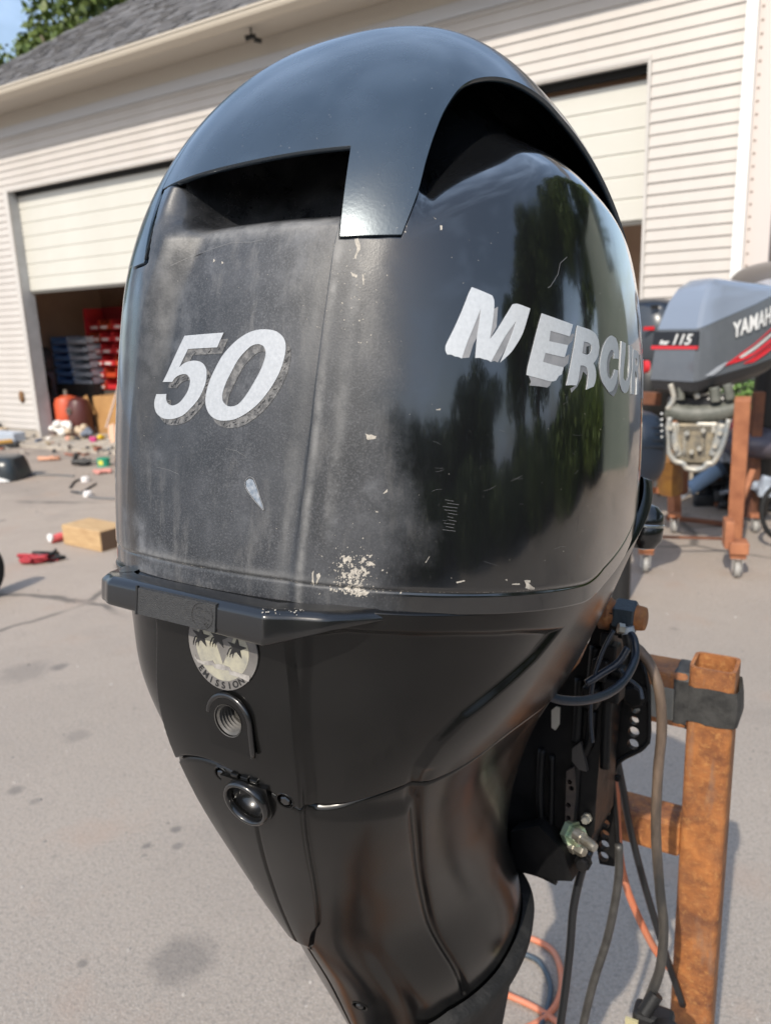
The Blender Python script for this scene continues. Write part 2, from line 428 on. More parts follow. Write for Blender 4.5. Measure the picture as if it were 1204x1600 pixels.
def split_z(u):
    us = np.abs(u - .0)
    zr = np.interp(u, _SP[:, 0], _SP[:, 1])
    zl = np.interp(-u, [.453,.8606,1.0544,1.3211,1.7809,3.2], [-.1524,-.1426,-.1354,-.1245,-.1266,-.13])
    return np.where(u < -.453, zl, zr)
def chap_disp(u, z):
    ur = np.interp(z, RZ, RU)
    um = np.where(z < -.28, -.03, .0)
    us = np.abs(u - um) + um
    tongue = .0065 * (1 - sstep(ur - .008, ur + .014, us)) * np.interp(z, [-.35,-.33,-.02,.0], [0,1,1,.3])
    sd = seg_dist(np.abs(u) * KU, z, PAN * np.array([KU, 1]))
    pan = -.0045 * (1 - sstep(-.0075, .001, sd)) * sstep(-.172, -.158, z)
    gd = seg_dist(np.abs(u) * .11, z, GRV * np.array([.11, 1]), False)
    grv = -.0045 * np.exp(-(gd / .0032) ** 2) * np.interp(z, [-.46,-.44,-.16,-.12], [0,1,1,0])
    cd = seg_dist(u * .10, z, CEN * np.array([.10, 1]), False)
    cen = -.0022 * np.exp(-(cd / .0011) ** 2) * (z < -.176)
    sz = split_z(u)
    spl = -.0034 * np.exp(-((z - sz) / .0013) ** 2) - .0012 * sstep(sz, sz - .001, z)
    dent = -.003 * np.exp(-(((np.abs(u) - np.interp(z, [-.5,-.42,-.30], [.62,.56,.50])) * .1 / .010) ** 2)) * (1 - sstep(-.40, -.30, z))
    return tongue + pan + grv + cen + spl + dent
def chap(u, z, off=0.0):
    n = normals(chap_base, u, z)
    return chap_base(u, z) + n * (chap_disp(u, z) + off)[..., None]
def seam_z(u):
    a = np.abs(u)
    return np.where(a > 1.35, .05 * (np.maximum(a - 1.35, 0) / .65) ** 1.7, 0.0).clip(0, .085)

# ================================================================== setting: ground, building, roof, trees
t = NT('yard_asphalt')
a1 = t.noise(.55, 6, .6); a2 = t.noise(4.5, 6, .65); a3 = t.noise(260, 3, .7); a4 = t.noise(90, 3, .6); v = t.vor(190); v2 = t.vor(75)
sx = t.n.new('ShaderNodeSeparateXYZ'); t.L.new(t.tc.outputs['Object'], sx.inputs[0])
dsty = t.ramp(t.math('ADD', sx.outputs[1], t.math('MULTIPLY', a1, 3.0)), 2.6, 6.5)
c = t.mix(dsty, t.mix(t.ramp(a1, .32, .68), (.250, .215, .183), (.302, .262, .224)), t.mix(t.ramp(a1, .35, .65), (.275, .222, .182), (.345, .282, .232)))
c = t.mix(t.math('MULTIPLY', t.ramp(a2, .56, .76), .30), c, (.17, .155, .142))
c = t.mix(t.math('MULTIPLY', t.ramp(a3, .50, .66), .65), c, (.52, .485, .44))
c = t.mix(t.math('MULTIPLY', t.ramp(a4, .50, .66), .50), c, (.15, .138, .125))
c = t.mix(t.ramp(v, .16, .10), c, (.47, .455, .43))
c = t.mix(t.math('MULTIPLY', t.ramp(v2, .12, .07), .6), c, (.08, .075, .072))
cv = t.n.new('ShaderNodeTexVoronoi'); cv.feature = 'DISTANCE_TO_EDGE'; cv.inputs['Scale'].default_value = .42
wrp = t.n.new('ShaderNodeMix'); wrp.data_type = 'RGBA'; wrp.inputs[0].default_value = .18; t.L.new(t.tc.outputs['Object'], wrp.inputs[6])
wn = t.n.new('ShaderNodeTexNoise'); wn.inputs['Scale'].default_value = 2.2; wn.inputs['Detail'].default_value = 8; t.L.new(t.tc.outputs['Object'], wn.inputs['Vector']); t.L.new(wn.outputs[1], wrp.inputs[7]); t.L.new(wrp.outputs[2], cv.inputs['Vector'])
crk = t.math('MULTIPLY', t.ramp(cv.outputs[0], .010, .003), t.ramp(t.noise(.8, 3), .48, .56))
c = t.mix(t.math('MULTIPLY', crk, .75), c, (.06, .055, .05))
big_ = t.noise(.33, 5, .62, dist=.8); c = t.mix(t.math('MULTIPLY', t.ramp(big_, .52, .64), .34), c, (.12, .11, .105))
wm = t.noise(1.7, 5, .6); c = t.mix(t.math('MULTIPLY', t.ramp(wm, .58, .70), .40), c, (.33, .235, .18))
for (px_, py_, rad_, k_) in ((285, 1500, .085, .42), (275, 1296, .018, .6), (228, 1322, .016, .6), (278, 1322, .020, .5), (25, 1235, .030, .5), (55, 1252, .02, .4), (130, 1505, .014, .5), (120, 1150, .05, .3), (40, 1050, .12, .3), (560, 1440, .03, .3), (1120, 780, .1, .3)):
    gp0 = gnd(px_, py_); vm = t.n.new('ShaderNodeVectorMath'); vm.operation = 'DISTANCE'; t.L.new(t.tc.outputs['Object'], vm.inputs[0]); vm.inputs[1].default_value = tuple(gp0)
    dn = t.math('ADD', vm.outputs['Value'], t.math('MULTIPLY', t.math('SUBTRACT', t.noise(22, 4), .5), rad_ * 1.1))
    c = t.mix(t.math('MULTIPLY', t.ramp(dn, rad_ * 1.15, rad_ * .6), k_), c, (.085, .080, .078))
sp = t.vor(2.2); spn = t.noise(14, 4)
c = t.mix(t.math('MULTIPLY', t.ramp(t.math('ADD', sp, t.math('MULTIPLY', spn, .12)), .17, .11), .55), c, (.085, .080, .078))
sp2 = t.vor(7.0)
c = t.mix(t.math('MULTIPLY', t.ramp(t.math('ADD', sp2, t.math('MULTIPLY', spn, .15)), .15, .11), .35), c, (.07, .065, .06))
t.set('Base Color', c); t.set('Roughness', t.ramp(a2, .3, .7, .72, .9)); t.bump(t.math('ADD', a3, t.math('ADD', a4, v)), .36, .004)
ground = raw('ground', [(-120, -120, 0), (120, -120, 0), (120, 160, 0), (-120, 160, 0)], [(0, 1, 2, 3)], MATS['yard_asphalt'])
tag(ground, kind='structure')

BA = -math.atan2(0.54273475, 0.83990415)
B0 = np.array([-5.17107526, 11.56187535, 0.])
WD = np.array([0.83990415, -0.54273475, 0.]); WN = np.array([0.54273475, 0.83990415, 0.])
def bw(s, y, z): return B0 + WD * s + WN * y + np.array([0, 0, z])
bld = empty('garage_building', tuple(B0), BA)
tag(bld, 'long pale vinyl-sided garage with two half-open roller doors behind the motors', 'building')
M_side = mat('vinyl_siding', (.452, .418, .385), .48, col2=(.495, .462, .43), scale=1.3, bump=.1, bscale=30)
M_door = mat('door_enamel', (.515, .502, .45), .42, col2=(.555, .54, .49), scale=1.5)
M_trim = mat('trim_white', (.52, .495, .465), .45, col2=(.47, .445, .42), scale=2)
M_trimg = mat('jamb_grey', (.46, .47, .48), .5, col2=(.38, .385, .39), scale=4)
M_soff = mat('soffit_beige', (.50, .465, .41), .55)
M_conc = mat('pale_concrete', (.42, .37, .31), .85, col2=(.30, .265, .225), scale=3, bump=.4, bscale=40)
M_dark = mat('dark_interior', (.050, .042, .038), .8, col2=(.09, .07, .055), scale=2)
EXP = .0897; SB = .185; ZT = 4.085; JO = .135
DL0, DL1, DR0, DR1, SEND = .285, 3.95, 5.10, 8.775, 9.475; DTOP = 3.43
def board(s0, s1, z, name='siding_board', h=EXP):
    key = (round(s1 - s0, 3), round(h, 4))
    if key not in board.c:
        L = s1 - s0
        vs = [(x, y, zz) for x in (0, L) for y, zz in ((-.003, h + .006), (-.006, h), (-.0185, .006), (-.0165, 0), (.0, 0), (.0, h + .006))]
        fs = [(i, (i + 1) % 6, (i + 1) % 6 + 6, i + 6) for i in range(6)] + [(5, 4, 3, 2, 1, 0), (6, 7, 8, 9, 10, 11)]
        me = bpy.data.meshes.new('siding_board'); me.from_pydata(vs, [], fs); me.materials.append(M_side); board.c[key] = me
    o = bpy.data.objects.new(name, board.c[key]); COL.objects.link(o); o.parent = bld; o.location = (s0, rng.uniform(-.0015, .0015), z)
    return o
board.c = {}
SL = -1.05
z = SB
while z < ZT - .01:
    h = min(EXP, ZT - z)
    if z < DTOP - .045:
        hh = h
        for s0, s1 in ((SL, DL0 - .085), (DL1 + .085, DR0 - .085), (DR1 + .028, SEND)): board(s0, s1, z, h=hh)
    else: board(SL, SEND, z, h=h)
    z += EXP
def bbox_(name, s0, s1, y0, y1, z0, z1, m, parent=None, bevel=0.0):
    return box(name, ((s0+s1)/2, (y0+y1)/2, (z0+z1)/2), (s1-s0, y1-y0, z1-z0), m, parent or bld, bevel=bevel)
# wall core, with the openings left free
bbox_('wall', SL, DL0 - .03, .003, .16, .0, 4.42, M_conc); bbox_('wall', DL1 + .03, DR0 - .03, .003, .16, 0, 4.42, M_conc); bbox_('wall', DR1 + .012, SEND, .003, .16, 0, 4.42, M_conc)
bbox_('wall', DL0 - .03, DL1 + .03, .003, .16, DTOP + .03, 4.42, M_conc); bbox_('wall', DR0 - .03, DR1 + .012, .003, .16, DTOP + .03, 4.42, M_conc)
bbox_('foundation', SL, DL0 - .03, -.03, .0025, -.05, SB - .01, M_conc); bbox_('foundation', DR1 + .012, SEND, -.03, .0025, -.05, SB - .01, M_conc)
bbox_('frieze_board', SL, SEND + .03, -.022, .002, ZT + .002, 4.20, mat('frieze_paint', (.47, .47, .48), .5)); bbox_('frieze_board', SL, SEND + .03, -.010, .001, 4.203, 4.36, M_soff)
# door surrounds
bbox_('door_jamb', DL0 - .085, DL0, -.028, .002, .0, DTOP, M_trim); bbox_('door_jamb', DL0 - .028, DL0 - .001, .004, JO + .05, .0, DTOP, M_trimg)
bbox_('door_jamb', DL1, DL1 + .085, -.028, .002, 0, DTOP, M_trim); bbox_('door_jamb', DL1 + .001, DL1 + .028, .004, JO + .05, 0, DTOP, M_trimg)
bbox_('door_jamb', DR0 - .085, DR0, -.028, .002, 0, DTOP, M_trim); bbox_('door_jamb', DR0 - .028, DR0 - .001, .004, JO + .05, 0, DTOP, M_trimg)
bbox_('door_jamb', DR1, DR1 + .025, -.020, .002, 0, DTOP + .015, M_trim); bbox_('door_jamb', DR1 + .001, DR1 + .010, .004, JO + .05, 0, DTOP, M_trimg)
for a, b in ((DL0, DL1), (DR0, DR1)):
    bbox_('door_header', a - .085 if a < 4 else a - .085, b + (.085 if a < 4 else .025), -.024, .001, DTOP + .001, DTOP + .03, M_trim)
    bbox_('door_header', a - .02, b + .009, .004, JO + .03, DTOP + .002, DTOP + .028, M_trimg)
    bbox_('gap_strip', a, b, JO - .035, JO + .02, DTOP - .062, DTOP - .001, mat('gap_black', (.012, .012, .012), .8))  # black strip stands in for the dark gap above the door
def rdoor(a, b, zb, n, ph, lab):
    d = empty('garage_door', (0, 0, 0), 0, bld); d['label'] = lab
    L = b - a
    vs = []; prof = [(0, .0), (-.010, .006), (-.010, ph - .016), (-.002, ph - .010), (-.002, ph - .002), (.03, ph - .002), (.03, 0)]
    for x in (0, L): vs += [(x, y, z_) for y, z_ in prof]
    k = len(prof); fs = [(i, (i+1) % k, (i+1) % k + k, i + k) for i in range(k)] + [tuple(range(k))[::-1], tuple(range(k, 2*k))]
    me = bpy.data.meshes.new('door_panel'); me.from_pydata(vs, [], fs); me.materials.append(M_door)
    for i in range(n):
        o = bpy.data.objects.new('door_panel', me); COL.objects.link(o); o.parent = d; o.location = (a, JO + .012 * (i % 3 == 0) * 0, zb + i * ph)
    bbox_('bottom_seal', a, b, JO - .004, JO + .03, zb - .035, zb - .002, mat('seal_rubber', (.10, .095, .085), .7), d)
rdoor(DL0 + .005, DL1 - .005, 2.125, 7, .180, 'cream roller door pulled halfway up over the cluttered workshop')
rdoor(DR0 + .005, DR1 - .005, 2.26, 6, .178, 'cream roller door partly raised at the right end')
# corner, downspout
bbox_('corner_post', SEND + .085, SEND + .26, -.03, .05, .05, 4.36, mat('corner_vinyl', (.56, .50, .47), .5)); bbox_('corner_post', SEND + .002, SEND + .084, -.010, .05, .05, 4.36, M_side)
bbox_('downspout', SEND + .004, SEND + .088, -.095, -.022, .15, 4.30, mat('downspout_white', (.74, .73, .71), .4), bevel=.008)
for i in range(46): bbox_('siding_end', SEND + .102, SEND + .120, -.0325, -.0300, SB + .02 + i * EXP, SB + .035 + i * EXP, mat('siding_gap', (.20, .15, .12), .8)) if i % 1 == 0 else None
# soffit, fascia, gutter
OH = .50
bbox_('soffit', SL - OH, SEND + .45, -OH + .004, .16, 4.362, 4.378, M_soff)
gp = [(-.012, 4.300), (-.030, 4.302), (-.085, 4.345), (-.098, 4.372), (-.098, 4.392), (-.112, 4.398), (-.112, 4.418), (-.100, 4.422), (-.094, 4.412), (-.012, 4.412)]
vs = []; s0_, s1_ = SL - OH - .05, SEND + .5
for x in (s0_, s1_): vs += [(x, -OH + y, z_) for y, z_ in gp]
k = len(gp); raw('gutter', vs, [(i, i + k, (i+1) % k + k, (i+1) % k) for i in range(k)] + [tuple(range(k)), tuple(range(2*k-1, k-1, -1))], mat('gutter_cream', (.50, .445, .365), .40), bld)
bbox_('fascia', s0_ + .05, s1_ - .05, -OH - .008, -OH + .002, 4.30, 4.43, M_soff)
# hipped roof of shingle courses
PIT = .70
t = NT('roof_shingle'); h1 = t.noise(1.2, 5); h2 = t.noise(60, 3); h3 = t.noise(3.2, 2, .5, stretch=(1, 3, 3))
c = t.mix(t.ramp(h1, .3, .7), (.085, .080, .078), (.135, .128, .125)); c = t.mix(t.math('MULTIPLY', t.ramp(h3, .45, .6), .6), c, (.18, .172, .168)); c = t.mix(t.math('MULTIPLY', t.ramp(h2, .45, .65), .4), c, (.055, .052, .052))
t.set('Base Color', c); t.set('Roughness', .9); t.bump(h2, .4, .004)
zr0 = 4.425; ye = -OH - .03; run = 6.2
roof = raw('roof', [(s0_, ye, zr0), (s1_ + 2, ye, zr0), (s1_ + 2, ye + run, zr0 + run * PIT), (s0_ + run, ye + run, zr0 + run * PIT), (s0_, ye + 2 * run, zr0)],
    [(0, 1, 2, 3), (0, 3, 4)], MATS['roof_shingle'], bld)
bm = bmesh.new(); cl = math.hypot(1, PIT); r4 = random.Random(2)
nc = 36; 
for i in range(nc):
    y0 = ye + i * .125; x = s0_ + i * .125 + (i % 2) * .1
    while x < s1_:
        wd_ = r4.choice((.14, .17, .22)); th = r4.choice((.006, .013, .020))
        a = (x, y0, zr0 + (y0 - ye) * PIT); n_ = Vector((0, -PIT, 1)).normalized()
        p = [Vector((x + .004, y0, a[2])), Vector((x + wd_ - .004, y0, a[2])), Vector((x + wd_ - .004, y0 + .14, a[2] + .14 * PIT)), Vector((x + .004, y0 + .14, a[2] + .14 * PIT))]
        q = [p[0] + n_ * th, p[1] + n_ * th, p[2] + n_ * .003, p[3] + n_ * .003]
        A = [bm.verts.new(v_) for v_ in p[:2] + q]
        bm.faces.new((A[2], A[3], A[4], A[5])); bm.faces.new((A[0], A[1], A[3], A[2]))
        x += wd_
tag(bm_obj('shingle', bm, MATS['roof_shingle'], bld, recalc=False), kind='stuff')
# workshop inside
INT = 2.3
M_in = mat('osb_wall', (.46, .33, .25), .8, col2=(.55, .40, .30), scale=1.5)
bbox_('back_wall', -1.0, SEND, INT, INT + .05, 0, 4.3, M_in); bbox_('side_wall', -1.02, -.98, .17, INT, 0, 4.3, M_in); bbox_('side_wall', SEND - .05, SEND - .001, .17, INT, 0, 4.3, M_in)
bbox_('ceiling', -1.0, SEND, .17, INT, 4.30, 4.34, M_dark); bbox_('floor_slab', -1.0, SEND, .0, INT, -.04, .088, M_conc); bbox_('partition', 4.4, 4.5, .17, INT - .002, .09, 4.3, M_in)
apron_ = raw('doorstep', [tuple(v_) for v_ in [(DL0 - 1.3, -.42, -.01), (DL1 + 1, -.42, -.01), (DL1 + 1, -.42, .045), (DL0 - 1.3, -.42, .035), (DL1 + 1, -.004, .085), (DL0 - 1.3, -.034, .075)]], [(0, 1, 2, 3), (3, 2, 4, 5)], M_conc, bld)
cyl('eave_lamp', (5.0, -.30, 4.36), (5.0, -.30, 4.30), .009, M_black if 'M_black' in globals() else mat('lamp_black', (.01, .01, .01), .5), bld)
bm = bmesh.new(); add_cyl(bm, (4.95, -.33, 4.27), (5.04, -.28, 4.29), .028, .02, 10); add_cyl(bm, (5.0, -.26, 4.27), (5.06, -.22, 4.25), .026, .022, 10)
bm_obj('eave_lamp', bm, mat('lamp_black', (.01, .01, .01), .5), bld)

# the next building beyond the right end: green ribbed metal
nb = empty('ribbed_shed', tuple(bw(SEND + 1.9, 1.0, 0)), BA)
tag(nb, 'green grey ribbed metal wall of the shed beyond the garage corner', 'shed')
M_green = mat('green_metal', (.10, .125, .105), .5, col2=(.13, .15, .13), scale=2)
box('wall', (1.4, .6, 2.0), (2.8, .1, 4.0), M_green, nb)
for i in range(10): box('wall_rib', (.10 + i * .28, .54, 2.0), (.05, .03, 4.0), M_green, nb)

# trees
t = NT('leaf_green'); oi = t.n.new('ShaderNodeObjectInfo'); ln_ = t.noise(1.1, 3); lv = t.noise(9, 2)
c = t.mix(t.ramp(ln_, .35, .65), (.055, .095, .016), (.12, .165, .03)); c = t.mix(t.math('MULTIPLY', t.ramp(lv, .5, .7), .5), c, (.14, .17, .035))
t.set('Base Color', c); t.set('Roughness', .55); t.set('Transmission Weight', 0.0)
try: t.b.inputs['Subsurface Weight'].default_value = 0.0
except Exception: pass
M_bark = mat('bark', (.09, .07, .05), .9, col2=(.14, .11, .08), scale=8)
def crown_mesh(seed, n, rx, rz, leaf=.16, clumps=26):
    rs = np.random.RandomState(seed)
    cs = rs.normal(size=(clumps, 3)); cs /= np.linalg.norm(cs, axis=1)[:, None]; cs *= (rs.rand(clumps, 1) ** .45) * .86; cs *= (rx, rx, rz)
    cr = rs.uniform(.22, .42, clumps) * rx
    k = rs.randint(0, clumps, n); d = rs.normal(size=(n, 3)); d /= np.linalg.norm(d, axis=1)[:, None]
    c = cs[k] + d * (cr[k] * rs.uniform(.55, 1.08, n))[:, None]
    a = rs.normal(size=(n, 3)); a /= np.linalg.norm(a, axis=1)[:, None]; b = np.cross(a, rs.normal(size=(n, 3))); b /= np.linalg.norm(b, axis=1)[:, None]
    s = rs.uniform(.6, 1.3, n)[:, None] * leaf
    P_ = np.stack([c - a * s, c + b * s * .55, c + a * s, c - b * s * .55], 1).reshape(-1, 3)
    F_ = np.arange(n * 4).reshape(-1, 4)
    me = bpy.data.meshes.new('crown'); me.from_pydata(P_.tolist(), [], F_.tolist()); me.materials.append(MATS['leaf_green']); return me
CR = [crown_mesh(3, 15000, 3.0, 2.6, .11), crown_mesh(8, 15000, 2.6, 3.2, .11)]
def tree(p, h, s, k, lab, grp):
    e = empty('leafy_tree', (p[0], p[1], 0), rng.uniform(0, 6)); tag(e, lab, 'tree', grp)
    tube('trunk', [(0, 0, -.1), (.1, 0, h * .3), (0, .15, h * .6), (.1, .1, h)], lambda q_: .22 * s * (1 - .6 * q_), M_bark, e, seg=8, n=4)
    for i in range(4):
        a = i * 1.6 + .4; tube('limb', [(0, .05, h * .45), (math.cos(a) * 1.0 * s, math.sin(a) * 1.0 * s, h * .75), (math.cos(a) * 1.9 * s, math.sin(a) * 1.9 * s, h * 1.02)], lambda q_: .09 * s * (1 - .7 * q_), M_bark, e, seg=6, n=4)
    o = bpy.data.objects.new('crown', CR[k]); COL.objects.link(o); o.parent = e; o.location = (0, 0, h); o.scale = (s, s, s)
    return e
p = atY(35, 60, 22); tree(p, 6.9, 1.0, 0, 'leafy tree with sky showing through, behind the far left roof corner', None)
p = atY(195, -20, 25); tree(p, 9.3, 1.25, 1, 'dense green tree rising above the left slope of the roof', None)
p = atY(-190, 60, 22); tree(p, 6.2, 1.1, 0, 'leafy tree standing left of the roof corner, outermost', None)
def hz(az, d): return (d * math.sin(R(az)), d * math.cos(R(az)))
for i, (az, d, h, s, k) in enumerate([(48, 17, 6.0, 1.4, 1), (66, 13, 6.6, 1.35, 1), (84, 12.5, 7.0, 1.4, 0), (102, 13, 5.6, 1.15, 1), (112, 17, 5.6, 1.2, 0)]):
    tree(hz(az, d), h, s, k, 'broad leafy tree right of the yard, seen only mirrored in the glossy cowl', 'trees along the right side of the yard')
for i, (az, d, h, s, k) in enumerate([(140, 26, 4.2, 1.2, 1), (158, 27, 3.6, 1.3, 0), (182, 26, 3.4, 1.2, 1), (205, 30, 3.2, 1.3, 0)]):
    e = tree(hz(az, d), h, s, k, 'distant tree behind the photographer, faintly mirrored low in the cowl', 'trees behind the yard'); e.scale = (2.0, 2.0, 1)

# a hedge round the right side of the yard, which the glossy side of the cowl mirrors
sh_v = []; rs_ = np.random.RandomState(31)
for i in range(14):
    az = 60 + i * 10.5; d = (9.2, 10.4, 8.8, 9.8)[i % 4]; x, y = hz(az, d); n = 2600
    dd = rs_.normal(size=(n, 3)); dd /= np.linalg.norm(dd, axis=1)[:, None]
    c = dd * (rs_.rand(n, 1) ** .4) * (1.5, 1.5, .75 + .28 * ((i * 7) % 3)) + (x, y, .8)
    c[:, 2] = np.abs(c[:, 2]); a = rs_.normal(size=(n, 3)); a /= np.linalg.norm(a, axis=1)[:, None]; b = np.cross(a, rs_.normal(size=(n, 3))); b /= np.linalg.norm(b, axis=1)[:, None]
    s_ = rs_.uniform(.07, .15, n)[:, None]; sh_v.append(np.stack([c - a * s_, c + b * s_ * .6, c + a * s_, c - b * s_ * .6], 1).reshape(-1, 3))
sh_v = np.concatenate(sh_v); me = bpy.data.meshes.new('hedge'); me.from_pydata(sh_v.tolist(), [], np.arange(len(sh_v)).reshape(-1, 4).tolist()); me.materials.append(MATS['leaf_green'])
o = bpy.data.objects.new('hedge', me); COL.objects.link(o); tag(o, 'dense hedge round the right side of the yard, mirrored in the cowl', 'hedge', kind='stuff')
CHIPS = [[[0.5038,0.1135],[0.5168,0.1123],[0.5259,0.1128],[0.5443,0.1118],[0.5427,0.1097],[0.5263,0.1087],[0.5116,0.1086]],[[0.4144,0.0257],[0.4279,0.0303],[0.4432,0.0327],[0.4566,0.0317],[0.4717,0.0345],[0.487,0.0322],[0.4981,0.0358],[0.5132,0.0334],[0.5317,0.0354],[0.5394,0.0312],[0.5506,0.0305],[0.5435,0.0261],[0.5286,0.025],[0.5363,0.0208],[0.5215,0.0189],[0.5067,0.0134],[0.5173,0.0088],[0.5236,0.0056],[0.4951,0.0047],[0.4663,0.005],[0.4372,0.0049],[0.4116,0.007],[0.3897,0.0065],[0.4005,0.0092],[0.4259,0.0109],[0.4184,0.0148],[0.434,0.0173],[0.4223,0.0206]],[[0.4513,0.2166],[0.4629,0.2153],[0.4783,0.2141],[0.4748,0.2121],[0.4595,0.2129]],[[0.4875,0.2154],[0.4932,0.2154],[0.496,0.2072],[0.4923,0.2068],[0.49,0.2109]],[[0.6057,0.2487],[0.6162,0.2471],[0.6131,0.2412],[0.6026,0.2431]],[[0.714,0.249],[0.7218,0.2483],[0.7198,0.2445],[0.714,0.2448]],[[0.6931,0.2538],[0.7044,0.252],[0.6987,0.2524]],[[0.7802,0.0175],[0.8099,0.0188],[0.8121,0.0179],[0.7824,0.0162]],[[0.9676,0.0157],[1.002,0.0158],[1.0024,0.0145],[0.9702,0.0148]],[[1.0113,0.0184],[1.0429,0.0181],[1.0435,0.0163],[1.0329,0.016],[1.0499,0.0135],[1.0675,0.0115],[1.0718,0.0093],[1.0376,0.0104],[1.0187,0.0116],[1.0228,0.0147]],[[0.9432,0.0185],[0.9525,0.0189],[0.9528,0.0175]],[[1.324,0.0062],[1.3385,0.0073],[1.3534,0.0017],[1.3773,-0.0003],[1.3343,-0.0002],[1.2822,-0.0004],[1.2281,-0.0006],[1.2767,0.0011]],[[0.4555,0.2417],[0.4698,0.2417],[0.4846,0.2315],[0.474,0.2273],[0.4693,0.2223],[0.4631,0.2248],[0.4712,0.2315]],[[0.5603,0.0744],[0.5764,0.078],[0.5766,0.0759],[0.564,0.0736]],[[0.3527,0.0187],[0.3608,0.0211],[0.3588,0.0148],[0.3614,0.0103],[0.3554,0.0066],[0.3526,0.012]],[[0.3669,0.0177],[0.3789,0.0193],[0.3829,0.0163],[0.3728,0.0121],[0.3614,0.0076],[0.3689,0.0133]],[[0.5391,0.0628],[0.552,0.0625],[0.5502,0.0617],[0.541,0.062]],[[0.7071,0.1306],[0.7238,0.1312],[0.722,0.1299],[0.7072,0.1294]],[[-0.1228,0.2375],[-0.1114,0.2363],[-0.1212,0.2339]],[[-0.0809,0.2347],[-0.0664,0.233],[-0.0746,0.2321]],[[0.6863,0.0295],[0.7007,0.0347],[0.7019,0.0345],[0.6882,0.029]]]
